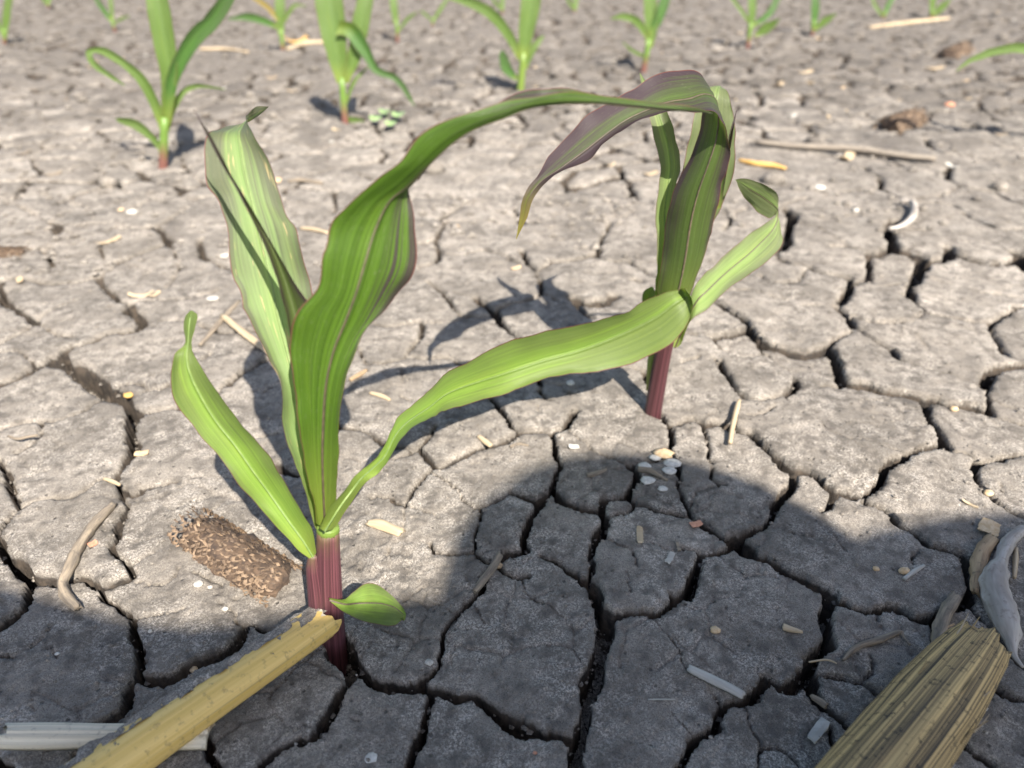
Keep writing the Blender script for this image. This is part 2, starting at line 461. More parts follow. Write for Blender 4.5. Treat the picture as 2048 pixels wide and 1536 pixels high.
tile(600, 800, '''5: 200,120 250,160 280,185 400,195 470,230 540,270 580,300 640,310
4: 640,310 700,315 780,335 820,310 890,220 920,180
4: 620,380 700,370 780,340
6: 820,330 850,380 900,430 980,445 1030,410 1120,360 1180,325 1260,310 1330,290 1420,265 1490,220
3: 900,450 850,510 800,560 760,620 730,680
4: 480,640 550,650 620,650 630,680 720,690
2: 900,480 960,525 1040,560 1090,600 1095,660 1150,710 1190,735
1.2: 720,700 820,720 880,750 950,790 960,830
1: 720,700 690,790 690,850
2.5: 1190,735 1290,710 1400,650 1440,620
3: 1230,740 1225,840 1190,930 1185,1020
6: 1440,620 1530,660 1620,690 1660,660 1720,590
6: 1310,-30 1340,10 1380,70 1430,150 1460,200 1510,220 1600,210 1680,215 1740,220 1810,190 1830,140 1880,70
6: 1730,230 1730,330 1760,400 1790,430 1740,500 1720,590
1.5: 1810,200 1880,245 1960,290 1990,330 2048,360
9: 1720,590 1750,660 1830,700 1930,740 2020,750
6: 1660,680 1620,730 1580,800 1530,890 1540,960 1550,1000 1500,1030 1410,1030
6: 1410,1030 1380,1060 1300,1110 1210,1060 1180,1030
4: 1180,1040 1080,1050 980,1040 900,1020 880,960
4: 1310,1110 1370,1150 1440,1180 1520,1190 1570,1170
1: 1520,1190 1530,1250 1550,1300 1640,1370
4: 1300,1130 1250,1240 1190,1330 1140,1365
5: 1650,1040 1720,1080 1810,1120 1880,1190
8: 1880,1190 1960,1210 2020,1280 2055,1350
4: 2010,940 1990,1040 2010,1110 1990,1190 1960,1210
1.5: 590,1050 610,1000
1: 1620,30 1630,90''')
tile(600, 1136, '''5: 1190,180 1140,240 1060,300 1010,370 980,450 980,540 930,640 870,710 800,770
10: 300,500 330,560 380,640 440,730 540,770 650,800 800,790 900,810 1000,840 1100,865 1180,860 1240,890 1330,970 1430,1050 1560,1110 1700,1140 1830,1165
13: 230,420 250,550 300,640 330,720
7: 310,760 260,830 220,920 170,1020 140,1090 70,1160 0,1190
6: 900,830 880,900 860,1000 830,1110 790,1220 740,1330 720,1390
.9: 700,220 740,170 800,130 860,110
.9: 930,200 980,250 1040,290
1: 1190,200 1220,290 1260,360
1: 320,985 390,1030''')
tile(1100, 400, '''4: 0,440 100,455 200,435 290,410 370,440 430,460 530,450 580,490 660,530 720,560
3: 410,180 390,240 350,300 320,350 330,410
8: 160,700 230,740 300,760 380,740 430,690
4: 160,710 200,780 290,830
8: 900,640 1000,690 1100,710 1160,740 1230,790 1330,840 1360,910 1400,960 1480,1000 1560,1010 1640,1050 1720,1065 1790,1060 1880,1030
4: 1360,910 1250,935 1160,945 1110,965
3: 1110,965 1150,1030 1220,1080 1300,1100 1420,1085 1480,1070 1500,1040
3.5: 1480,1070 1530,1120 1600,1160 1680,1230 1690,1280 1620,1340 1540,1375 1450,1375 1380,1365
3.5: 1120,1110 1160,1180 1240,1260 1300,1340 1330,1365
2.5: 860,950 950,940 1060,950 1110,965
2: 880,1140 1010,1100
5: 1530,390 1590,450 1740,480 1810,510 1880,535 1980,550 2048,580
7: 1600,90 1660,150 1620,220 1620,320 1530,390
2: 1550,70 1680,40 1740,15
3: 1180,80 1240,130 1220,190
2: 1250,110 1340,70
3: 1210,640 1290,660 1340,640
2: 1430,550 1480,590 1530,600 1690,610 1700,570
1.5: 1680,170 1800,220 1900,260 2048,350
1.5: 400,20 450,130
7: 565,580 600,590
2: 1720,740 1830,740
3: 640,1190 560,1170 450,1165 300,1170
6: 640,1190 660,1260
1.5: 0,1255 80,1260''')
tile(1448, 250, '''5: 1370,130 1420,190 1500,220 1680,235 1800,260 1950,285 2080,290
5: 1780,140 1880,170 2080,190
5: 1540,280 1520,340 1520,390 1600,420 1680,450 1780,455 1870,470 1910,500 1960,540 2080,560
2: 1600,430 1560,470 1500,510 1400,530 1270,540
4: 950,300 980,330 1050,360 1070,410 1060,460 1130,500 1180,520
2: 1060,460 900,475 780,490 720,470
4: 1090,240 1160,270 1200,310
3.5: 1300,560 1400,560 1540,580 1610,620 1650,660 1720,680 1800,720 1870,755 1960,740 2080,740
7: 1180,680 1120,690 1120,790 1140,840
3: 1240,740 1310,745 1390,740
9: 1140,840 1180,870 1250,880 1320,910 1360,930
4: 1140,850 1060,900 990,900 930,880 830,860 730,860
4: 990,900 980,980 990,1060 950,1100
8: 1360,930 1350,1000 1290,1070 1260,1140 1270,1180
5: 1270,1090 1200,1090 1100,1120 1020,1110 950,1095 880,1100 830,1060 720,1050 650,1040 580,1000
6: 880,1100 830,1170 790,1240
2.5: 580,1000 500,990 400,970 350,920 330,870
2: 240,1070 300,1110 400,1110 520,1090 540,1020
3: 1360,930 1460,940 1530,900 1560,890
8: 1530,860 1530,910
4: 1560,890 1700,940 1860,960 1950,950 2080,900
10: 2000,900 2080,990
2: 1350,1020 1480,1070 1600,1100 1700,1120 1800,1150 1900,1150 1980,1175 2080,1190
3: 1830,1330 1900,1310 1990,1260 2080,1240
1.5: 490,680 560,720 660,750 740,790 830,860
2: 500,540 420,570 370,580
7: 420,610 480,660 430,740 420,830
1: 690,510 760,570 870,600
1: 910,640 1060,690 1120,700
3: 830,650 900,650
2: 0,610 60,620 130,600 170,570
2: 60,620 30,690 0,730
3: 10,1160 130,1160
1.5: 150,1150 300,1190 440,1220
1.2: 1520,800 1580,820 1700,830
2: 1230,230 1270,270 1390,260
3: 1570,20 1640,80 1730,100
2: 1870,30 1980,80''')
tile(1448, 600, '''7: 650,370 710,340 760,420 780,500 800,560 860,590 960,600 1060,640 1160,660 1260,670 1350,700
3: 670,580 790,595
8: 780,70 850,130 870,190 900,210
7: 900,210 1000,270 1080,310 1160,340 1180,410 1220,420
4: 1220,420 1310,450 1400,480 1490,500
2: 1490,500 1580,530 1650,570 1760,620
3: 870,230 820,250 740,300 710,340
2: 860,110 950,140 1040,170 1170,165 1290,150 1390,90
7: 1240,-10 1320,30 1390,90 1500,110 1620,120 1740,130 1820,140
4: 1820,140 1830,200 1870,270 1900,320 1930,370
2.5: 1850,140 1930,100 2000,70
6: 2000,50 2080,60
6: 2080,430 1980,430 1900,460 1830,480 1800,540 1780,600 1760,620 1810,670 1810,740 1840,780
5: 1350,700 1440,700 1500,730 1580,735 1680,740 1760,765 1840,780
8: 1370,720 1390,800 1410,860 1460,910 1490,970 1510,1040
6: 1510,1050 1440,1030 1330,1050 1240,1080 1140,1140 1090,1180 1080,1240 1020,1290 960,1340
6: 1510,1050 1600,1060 1680,1080 1740,1120 1840,1110 1960,1080 2080,1060
5: 1740,1120 1680,1160 1710,1220 1740,1290 1780,1350
2.5: 410,690 490,740 560,790 640,850 690,910 780,960 870,990 980,1000 1080,1035 1200,1060
4: 490,540 500,590 430,650 380,680 290,695 200,690 130,660 80,610 30,540 0,510 -40,440
3: 210,270 300,400 340,440 400,460 490,540
2: 30,400 120,420 230,400 300,370
1.5: 100,790 200,810 290,780 350,740
9: 230,970 270,1030 360,1090 430,1160 560,1180 640,1230 720,1290 800,1330 960,1340
2: 1810,790 1850,830 1880,870
2: 1850,680 1930,720 2000,740
3: 1850,780 1960,830 2080,850
1.5: 1870,1280 1890,1350
1.5: 1340,260 1390,310''')
tile(1100, 800, '''7: 720,90 760,110 810,160 870,170 950,130 1010,150 1060,180 1150,175 1230,160
6: 830,180 820,250 820,320
3: 820,320 760,390 600,420 540,430 430,390 340,350
3: 1040,190 1070,270 1090,360 1095,450 1110,570 1180,580
5: 1230,160 1250,210 1300,240 1370,250
9: 1370,250 1450,330 1540,400 1620,480
4: 1190,190 1220,220
6: 540,430 590,470 600,520 550,590 530,640 570,690
7: 530,650 440,660 370,675 340,740 380,790 400,850 350,900 320,930
3: 420,790 510,775 570,740 580,690
6: 590,700 680,730 760,760 860,780 930,790
4: 820,320 890,510 880,590 900,650 940,720 950,770
8: 930,790 1000,820 1080,870 1150,920 1200,960
6: 1200,960 1290,930 1400,890 1490,850 1510,780 1530,720 1580,670 1640,610 1680,580 1650,500
16: 1240,970 1310,980 1340,1040
5: 1240,1000 1120,1050 1020,1040 890,1020
.9: 640,960 720,990 780,1025 860,1020
10: 1350,1060 1440,1090 1500,1110 1560,1150 1640,1190 1750,1240 1840,1290 1940,1350
8: 1030,1040 1010,1120 980,1190 950,1270 920,1330 830,1340
4: 320,930 290,1000 290,1090 280,1180 260,1200
2: 340,930 420,970 480,1000 550,1015 580,1090 600,1160
1.5: 1600,910 1690,920 1780,920 1820,950
4: 1940,660 1920,690 1890,750 1850,770
.9: 520,1190 540,1260 560,1320
1.5: 960,720 1000,625 1100,600 1180,580''')
tile(1448, 950, '''7: 960,180 1060,220 1120,270 1200,350 1290,400 1350,450 1420,490 1510,510 1600,550 1650,560
5: 1650,560 1660,650 1670,750 1690,830 1640,900 1500,930 1430,990
8: 720,850 760,870 850,890 950,930 1050,930 1100,890 1200,900 1270,950 1340,990 1430,990
6: 1430,990 1420,1050
9: 720,880 700,990 720,1080 730,1140 650,1190 600,1250 610,1340 640,1370
1.2: 1060,940 1070,1000 1075,1050
2: 1280,610 1280,570 1320,520
.9: 710,390 770,450 820,510
5: 1690,0 1730,80 1780,150 1860,220 1960,280 2080,330
1.5: 1000,1210 1030,1260 1030,1310 990,1350 960,1395''')
tile(1100, 1136, '''8: 130,10 200,60 260,120 310,190 340,260 380,310
6: 400,310 500,310 560,290 640,290 720,310 780,270 830,220 830,190
7: 830,190 900,190 950,190 980,100 1020,0
14: 380,310 390,420 360,520 330,640 310,760 270,870 260,1000 220,1080 190,1180 150,1280 180,1400
1.2: 800,460 870,540 910,610 960,680
7: 1740,700 1680,780 1620,800 1540,750 1490,730 1440,800 1390,860 1290,880 1200,910 1150,980 1150,1050 1080,1090 1010,1130 970,1210 930,1300 890,1390
4: 1150,850 1180,890
1.5: 1340,910 1360,950 1390,1040 1440,1150 1460,1170 1450,1250 1440,1400
2: 1460,1170 1560,1175 1640,1220 1690,1290 1720,1330 1760,1400
1: 840,970 900,1050 990,1100
9: 1740,700 1800,760 1840,830 1900,910 1980,970 2040,1030 2080,1080
4: 1930,1030 1930,1110 1960,1180
.9: 1210,250 1200,290 1240,330
.9: 1550,260 1555,340''')
tile(1448, 1136, '''3: 640,690 680,700 740,720 840,715 960,760 1040,810 1140,860 1240,960
5: 1440,1080 1520,1100 1600,1110 1660,1170 1740,1240 1830,1300 1920,1350 2000,1420
6: 1420,430 1500,560 1700,640 1800,740 1860,830 2000,880 2080,900
4: 1670,250 1800,380 1900,500 2000,640 2080,700''')

DA = .0038
ANG = np.arange(-R(76), R(76) + DA, DA)
RAD = .07 * np.exp(np.arange(0, math.log(4.3 / .07) + DA, DA))
NA, NR = len(ANG), len(RAD)
RR, AA = np.meshgrid(RAD, ANG, indexing='ij')
GX = RR * np.sin(AA); GY = RR * np.cos(AA)
CELL = RR * DA
# ragged crack edges: warp the coordinates before measuring distances
WX = GX + .0016 * fbm(GX, GY, 130, 3, 11) + .0004 * vnoise(GX * 620, GY * 620, 12)
WY = GY + .0016 * fbm(GX, GY, 130, 3, 21) + .0004 * vnoise(GX * 620, GY * 620, 22)
DEP = np.zeros_like(GX)                # crack depth
RIM = np.zeros_like(GX)                # rounding of the plate edges
BAR = np.full_like(GX, 1.0)            # separates plates
def depth_of(w): return min(.023, max(.0015, 3.6 * w - .001))
def carve(w, P):
    d0 = depth_of(w)
    for i in range(len(P) - 1):
        a, b = P[i], P[i + 1]
        reach = w + .008
        pts = np.array([a, b])
        r = np.hypot(pts[:, 0], pts[:, 1]); t = np.arctan2(pts[:, 0], pts[:, 1])
        rmid = np.hypot(*(pts.mean(0)))
        r0 = min(r.min(), rmid) - reach; r1 = r.max() + reach
        ta = reach / max(r0, .05)
        i0 = max(0, int(math.log(max(r0, .0701) / .07) / DA) - 1); i1 = min(NR, int(math.log(max(r1, .0702) / .07) / DA) + 2)
        j0 = max(0, int((t.min() - ta - ANG[0]) / DA) - 1); j1 = min(NA, int((t.max() + ta - ANG[0]) / DA) + 2)
        if i1 <= i0 or j1 <= j0: continue
        sl = (slice(i0, i1), slice(j0, j1))
        ex, ey = b - a
        L2 = ex * ex + ey * ey + 1e-12
        q = np.clip(((WX[sl] - a[0]) * ex + (WY[sl] - a[1]) * ey) / L2, 0, 1)
        d = np.hypot(WX[sl] - a[0] - q * ex, WY[sl] - a[1] - q * ey)
        hw = w * np.interp(RR[sl], [.2, .34, .5, .8], [.275, .31, .46, .62]) * (1 + .45 * vnoise(GX[sl] * 70, GY[sl] * 70, 31))
        hw = np.maximum(hw, CELL[sl] * .5)
        sw = np.maximum(.2 * hw, CELL[sl] * .5)
        x = np.clip((d - hw + sw) / sw, 0, 1)
        DEP[sl] = np.maximum(DEP[sl], d0 * (1 - x * x * (3 - 2 * x)))
        RIM[sl] = np.maximum(RIM[sl], min(1, w / .004) * np.exp(-np.maximum(d - hw, 0) / .0011))
        if w >= .0019:
            BAR[sl] = np.minimum(BAR[sl], d - np.maximum(hw * .8, CELL[sl] * .75))
for w, P in cracks:
    Q = [P[0]]
    for i in range(len(P) - 1):        # softened polyline
        Q += [P[i] * .75 + P[i + 1] * .25, P[i] * .25 + P[i + 1] * .75] if 0 < i < len(P) - 2 else [P[i] * .5 + P[i + 1] * .5]
    Q.append(P[-1])
    carve(w, np.array(Q))
# beyond the traced soil: irregular plates of the same size
vx = GX - 0.0; vd = GY * CT + H * ST
PXg = 1024 + FPX * GX / vd
PYg = 768 + FPX * (H * CT - GY * ST) / vd
lim = np.interp(PXg, [0, 620, 800, 1300, 1500, 2048], [415, 430, 470, 440, 300, 262])
free = (PYg < lim) | (PXg < -14) | (PXg > 2066) | (PYg > 1550) | (GY < .05)
cs = .062
qx = WX + .006 * fbm(GX, GY, 35, 2, 41); qy = WY + .006 * fbm(GX, GY, 35, 2, 42)
ix = np.floor(qx / cs); iy = np.floor(qy / cs)
F1 = np.full_like(GX, 9.0); F2 = F1.copy()
for ox in (-1, 0, 1):
    for oy in (-1, 0, 1):
        cx, cy = ix + ox, iy + oy
        d = np.hypot(qx - (cx + .08 + .84 * hsh(cx, cy, 51)) * cs, qy - (cy + .08 + .84 * hsh(cx, cy, 52)) * cs)
        F2 = np.where(d < F1, F1, np.minimum(F2, d)); F1 = np.minimum(F1, d)
ed = (F2 - F1) * .55
cw = np.clip(.0036 + .0036 * vnoise(GX * 14, GY * 14, 61), .0005, .009) * (1 + .9 * np.clip(GY - .5, 0, 1.5))
hw = np.maximum(cw * .5, CELL * .5)
sw = np.maximum(.3 * hw, CELL * .6)
x = np.clip((ed - hw + sw) / sw, 0, 1)
dv = np.clip(3.4 * cw - .001, .001, .024) * (1 - x * x * (3 - 2 * x))
DEP = np.where(free, np.maximum(DEP, dv), DEP)
RIM = np.where(free, np.maximum(RIM, np.exp(-np.maximum(ed - hw, 0) / .0025) * .8), RIM)
BAR = np.where(free, np.minimum(BAR, ed - np.maximum(hw, CELL * .8)), BAR)
del F1, F2, qx, qy, d, x, dv, ed

# ---- plates = connected patches between the cracks
def components(mask):
    lab = np.arange(mask.size, dtype=np.int64)
    m = mask.ravel(); lab[~m] = -1
    h0 = mask[:, :-1] & mask[:, 1:]; v0 = mask[:-1] & mask[1:]
    idx = np.arange(mask.size).reshape(mask.shape)
    e = np.concatenate([np.stack([idx[:, :-1][h0], idx[:, 1:][h0]], 1), np.stack([idx[:-1][v0], idx[1:][v0]], 1)])
    for it in range(200):
        a, b = lab[e[:, 0]], lab[e[:, 1]]
        ne = a != b
        if not ne.any(): break
        e = e[ne]; a = a[ne]; b = b[ne]
        lo = np.minimum(a, b); hi = np.maximum(a, b)
        np.minimum.at(lab, hi, lo)
        for k in range(30):
            n2 = np.where(m, lab[np.maximum(lab, 0)], -1)
            if (n2 == lab).all(): break
            lab = n2
    return lab.reshape(mask.shape)
lab = components(BAR > 0)
u, inv, cnt = np.unique(lab, return_inverse=True, return_counts=True)
inv = inv.reshape(lab.shape)
vis = (PXg > -20) & (PXg < 2068) & (PYg > -10) & (PYg < 1550)
scr = np.bincount(inv.ravel(), weights=(vis / np.maximum(1, 1)).ravel().astype(float), minlength=len(u))
big = (cnt > 60) & (u >= 0)
order = [k for k in np.argsort(-(scr + cnt * 1e-4)) if big[k]]
rank = np.zeros(len(u), dtype=np.int64)
for i, k in enumerate(order): rank[k] = i + 1
LB = rank[inv]
# grow the patches into the crack walls
for it in range(14):
    z = LB == 0
    for ax, sh in ((0, 1), (0, -1), (1, 1), (1, -1)):
        n2 = np.roll(LB, sh, ax)
        LB = np.where(z & (LB == 0), n2, LB)
wall = DEP > .0135
# ---- heights
dist = np.clip((GY - .55) / .9, 0, 1)
top = (.0034 * fbm(GX, GY, 9, 2, 71) + .0009 * fbm(GX, GY, 42, 3, 72) + .00055 * fbm(GX, GY, 170, 2, 73)
       + .00032 * vnoise(GX * 520, GY * 520, 74) + .00016 * vnoise(GX * 1100, GY * 1100, 79))
top += dist * (.0075 * fbm(GX, GY, 24, 4, 75) + .0040 * np.abs(fbm(GX, GY, 75, 2, 76)))
top -= .0003 * RIM + .0011 * RIM * np.abs(vnoise(GX * 640, GY * 640, 83)) + .0007 * RIM * np.abs(vnoise(GX * 260, GY * 260, 84))
# hairline cracks of the crust, in patches
hs = .021
kx = WX + .004 * fbm(GX, GY, 60, 2, 85); ky = WY + .004 * fbm(GX, GY, 60, 2, 86)
jx = np.floor(kx / hs); jy = np.floor(ky / hs)
F1 = np.full_like(GX, 9.0); F2 = F1.copy()
for ox in (-1, 0, 1):
    for oy in (-1, 0, 1):
        d = np.hypot(kx - (jx + ox + hsh(jx + ox, jy + oy, 87)) * hs, ky - (jy + oy + hsh(jx + ox, jy + oy, 88)) * hs)
        F2 = np.where(d < F1, F1, np.minimum(F2, d)); F1 = np.minimum(F1, d)
hm = np.clip((vnoise(GX * 26, GY * 26, 89) - .12) / .3, 0, 1)
top -= .0013 * hm * np.exp(-((F2 - F1) / np.maximum(.0008, CELL * .8)) ** 2)
del F1, F2, kx, ky, d
NLAB = int(LB.max()) + 1
rs = np.random.RandomState(5)
lz = rs.uniform(-.0007, .0010, NLAB); tx = rs.uniform(-.022, .022, NLAB); ty = rs.uniform(-.022, .022, NLAB)
n_ = np.bincount(LB.ravel(), minlength=NLAB).astype(float)
mx = np.bincount(LB.ravel(), GX.ravel(), NLAB) / np.maximum(n_, 1); my = np.bincount(LB.ravel(), GY.ravel(), NLAB) / np.maximum(n_, 1)
lz[0] = tx[0] = ty[0] = 0
til = lz[LB] + np.clip(tx[LB] * (GX - mx[LB]) + ty[LB] * (GY - my[LB]), -.003, .003)
floor_n = .0030 * fbm(GX, GY, 150, 3, 77) + .0018 * vnoise(GX * 480, GY * 480, 78)
fr = np.clip(DEP / .012, 0, 1)
GZ = top + til * (1 - fr) - DEP + floor_n * fr
# around the stems the soil is heaved and crumbly
GZ += .0012 * np.exp(-((GX + .07) ** 2 + (GY - .24) ** 2) / .03 ** 2) * fbm(GX, GY, 240, 2, 80) * 1.5
def gz(x, y):
    r = math.hypot(x, y); t = math.atan2(x, y)
    i = min(NR - 1, max(0, int(round(math.log(max(r, .0701) / .07) / DA)))); j = min(NA - 1, max(0, int(round((t - ANG[0]) / DA))))
    return float(GZ[i, j])
def gtop(x, y, rr=.006):               # highest soil near a point
    return max(gz(x + a, y + b) for a in (-rr, 0, rr) for b in (-rr, 0, rr))

# ---- meshes
VV = np.stack([GX, GY, GZ], -1).reshape(-1, 3)
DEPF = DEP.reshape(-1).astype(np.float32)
TONE = (rs.uniform(-1, 1, NLAB)[LB] * (LB > 0)).reshape(-1).astype(np.float32)
idx = np.arange(NR * NA).reshape(NR, NA)
Q4 = np.stack([idx[:-1, :-1], idx[:-1, 1:], idx[1:, 1:], idx[1:, :-1]], -1).reshape(-1, 4)
Q4 = Q4[:, ::-1]
flab = np.where(wall, 0, LB)
fl = np.stack([flab[:-1, :-1], flab[:-1, 1:], flab[1:, 1:], flab[1:, :-1]], -1).reshape(-1, 4)
fl = np.where((fl == fl[:, :1]).all(1), fl[:, 0], fl.max(1))
NPLATE = 300
def patch(name, sel, mat, parent, origin=None):
    q = Q4[sel]
    used, inv2 = np.unique(q.ravel(), return_inverse=True)
    o = obj(name, VV[used], inv2.reshape(-1, 4), mat, parent, origin=origin if origin is not None else VV[used].mean(0))
    at = o.data.attributes.new('crack_depth', 'FLOAT', 'POINT')
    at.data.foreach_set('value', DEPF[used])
    tn = o.data.attributes.new('plate_tone', 'FLOAT', 'POINT')
    tn.data.foreach_set('value', TONE[used])
    return o
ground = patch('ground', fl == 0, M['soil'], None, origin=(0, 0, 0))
ground['kind'] = 'structure'
ground['label'] = 'grey cracked dry field soil'
od = np.argsort(fl, kind='stable'); sf = fl[od]
bnd = np.searchsorted(sf, np.arange(NLAB + 1))
for k in range(1, min(NLAB, NPLATE + 1)):
    s = od[bnd[k]:bnd[k + 1]]
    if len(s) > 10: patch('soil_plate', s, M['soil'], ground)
rest = od[bnd[min(NLAB, NPLATE + 1)]:]
if len(rest):
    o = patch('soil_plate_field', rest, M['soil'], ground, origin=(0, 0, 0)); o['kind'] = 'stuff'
# the field goes on to the horizon and behind the camera
V = []; F = []
rings = [0.0, .05, .0699 * 1.0, 4.28, 12, 60, 300]
NS = 96
def ringpts(r, z, a0, a1, n):
    return [(r * math.sin(a0 + (a1 - a0) * i / n), r * math.cos(a0 + (a1 - a0) * i / n), z) for i in range(n + 1)]
def band(r0, r1, a0, a1, n, z0, z1):
    b = len(V)
    V.extend(ringpts(r0, z0, a0, a1, n)); V.extend(ringpts(r1, z1, a0, a1, n))
    for i in range(n): F.append((b + i, b + i + 1, b + n + 2 + i, b + n + 1 + i)[::-1])
band(4.27, 20, -math.pi, math.pi, 96, -.002, -.002)
band(20, 300, -math.pi, math.pi, 96, -.002, -.002)
band(.001, 4.27, R(75.7), 2 * math.pi - R(75.7), 60, -.004, -.002)
band(.001, .0705, -R(75.7), R(75.7), 40, -.004, -.002)
o = obj('field_soil', V, F, M['soil'], ground, origin=(0, 0, 0), smooth=False)

# crumbs lying in the cracks and on the plates
rng = random.Random(3)
CV = []; CF = []
def lump(c, r, V, F, seed, flat=.7):
    b = len(V); rr = random.Random(seed)
    for (x, y, z) in ((0, 0, 1), (1, 0, .1), (.3, .95, -.1), (-.8, .6, .15), (-.8, -.6, -.1), (.3, -.95, .1), (0, 0, -1)):
        k = r * rr.uniform(.7, 1.25)
        V.append((c[0] + x * k, c[1] + y * k, c[2] + z * k * flat))
    for i in range(5):
        j = 1 + (i + 1) % 5
        F.append((b, b + 1 + i, b + j)); F.append((b + 6, b + j, b + 1 + i))
cand = np.argwhere((DEP > .006) & vis & (GY < .8))
rs.shuffle(cand)
for i, j in cand[:9000]:
    r = (.0004 + .0011 * rng.random() ** 2) * (1 + GY[i, j])
    lump((GX[i, j], GY[i, j], GZ[i, j] + r * .3), r, CV, CF, rng.random())
cand = np.argwhere((DEP < .001) & vis & (GY < 2.2))
rs.shuffle(cand)
for i, j in cand[:5200]:
    r = (.00025 + .0007 * rng.random() ** 3) * (1 + 1.6 * GY[i, j])
    lump((GX[i, j], GY[i, j], GZ[i, j] + r * .3), r, CV, CF, rng.random())
cand = np.argwhere((DEP < .003) & vis & (GY > .55))
wgt = cand[(fbm(GX, GY, 7, 3, 95)[cand[:, 0], cand[:, 1]] + rs.uniform(-.5, .5, len(cand))) > .12]
rs.shuffle(wgt)
for i, j in wgt[:3000]:                # looser, cloddy soil farther out
    r = (.0012 + .0048 * rng.random() ** 3) * (.6 + .5 * GY[i, j])
    lump((GX[i, j], GY[i, j], GZ[i, j] + r * .25), r, CV, CF, rng.random())
o = obj('soil_crumbs', CV, CF, M['soil'], ground, origin=(0, 0, 0), smooth=False); o['kind'] = 'stuff'
# ------------------------------------------------------------------ corn plants
def crom(P, n):                        # Catmull-Rom through rows of P, n samples per span
    P = np.asarray(P, float)
    E = np.vstack([2 * P[0] - P[1], P, 2 * P[-1] - P[-2]])
    out = []
    for i in range(1, len(E) - 2):
        p0, p1, p2, p3 = E[i - 1], E[i], E[i + 1], E[i + 2]
        for k in range(n):
            t = k / n
            out.append(.5 * (2 * p1 + (p2 - p0) * t + (2 * p0 - 5 * p1 + 4 * p2 - p3) * t * t + (3 * p1 - p0 - 3 * p2 + p3) * t ** 3))
    out.append(P[-1])
    return np.array(out)
def blade(name, parent, LMR, mat, nsub=6, ncol=12, wave=.0010, seed=1, wf=70, rib=None):
    """LMR: rows of world points (left edge, midrib, right edge) from sheath to tip"""
    A = crom(np.asarray(LMR).reshape(len(LMR), 9), nsub)
    L, Mi, Rr = A[:, :3], A[:, 3:6], A[:, 6:]
    arc = np.concatenate([[0], np.cumsum(np.linalg.norm(np.diff(Mi, axis=0), axis=1))])
    v = arc / arc[-1]
    V = []; UV = []
    for i in range(len(A)):
        ac = Rr[i] - L[i]
        al = Mi[min(i + 1, len(A) - 1)] - Mi[max(i - 1, 0)]
        nn = np.cross(ac, al); nl = np.linalg.norm(nn); nn = nn / nl if nl > 1e-12 else np.zeros(3)
        wid = np.linalg.norm(ac)
        for j in range(ncol + 1):
            t = j / ncol
            p = L[i] * (2 * (t - .5) * (t - 1)) + Mi[i] * (4 * t * (1 - t)) + Rr[i] * (2 * t * (t - .5))
            e = abs(t - .5) * 2
            p = .6 * p + .4 * (Mi[i] * (1 - e) + (L[i] if t < .5 else Rr[i]) * e)
            w = wave * min(1, wid / .02) * e ** 3 * (math.sin(arc[i] * wf * 2 + seed * 3 + (t > .5) * 2) + .6 * math.sin(arc[i] * wf * 4.7 + seed))
            w += .0002 * min(1, wid / .02) * math.sin(t * 31 + seed)
            if e > .8 and wid > .004: p = p + ac / wid * (1 if t > .5 else -1) * (.00022 * math.sin(arc[i] * 410 + seed * 5 + 3 * t) * math.sin(arc[i] * 173 + seed) - .0009 * max(0, math.sin(arc[i] * 61 + seed * 9 + 2 * (t > .5)) - .93) * 12)
            V.append(p + nn * w); UV.append((t, v[i]))
    idx = np.arange(len(A) * (ncol + 1)).reshape(len(A), ncol + 1)
    F = np.stack([idx[:-1, :-1], idx[:-1, 1:], idx[1:, 1:], idx[1:, :-1]], -1).reshape(-1, 4)
    lf = obj(name, V, F, mat, parent, uv=UV)
    if rib:
        n2 = int(len(A) * .9)
        rv, rf, ru = tube(Mi[:n2], list(np.interp(np.linspace(0, 1, n2), [0, .3, 1], [.0006, .0004, .00016])), 6, flat=.8, cap=False)
        obj('midrib', rv, rf, M[rib], lf, uv=ru)
    return lf
def st(rows):
    """rows: 'Lx,Ly Mx,My Rx,Ry Y [dL dM dR]' -> world stations (d.. in millimetres of depth)"""
    out = []
    for r in rows.strip().split('\n'):
        q = r.split()
        Y = float(q[3]); dz = [float(a) * .001 for a in q[4:7]] if len(q) > 4 else [-.003, 0, -.003]
        out.append([unp(*map(float, q[k].split(',')), Y + dz[k]) for k in range(3)])
    return out
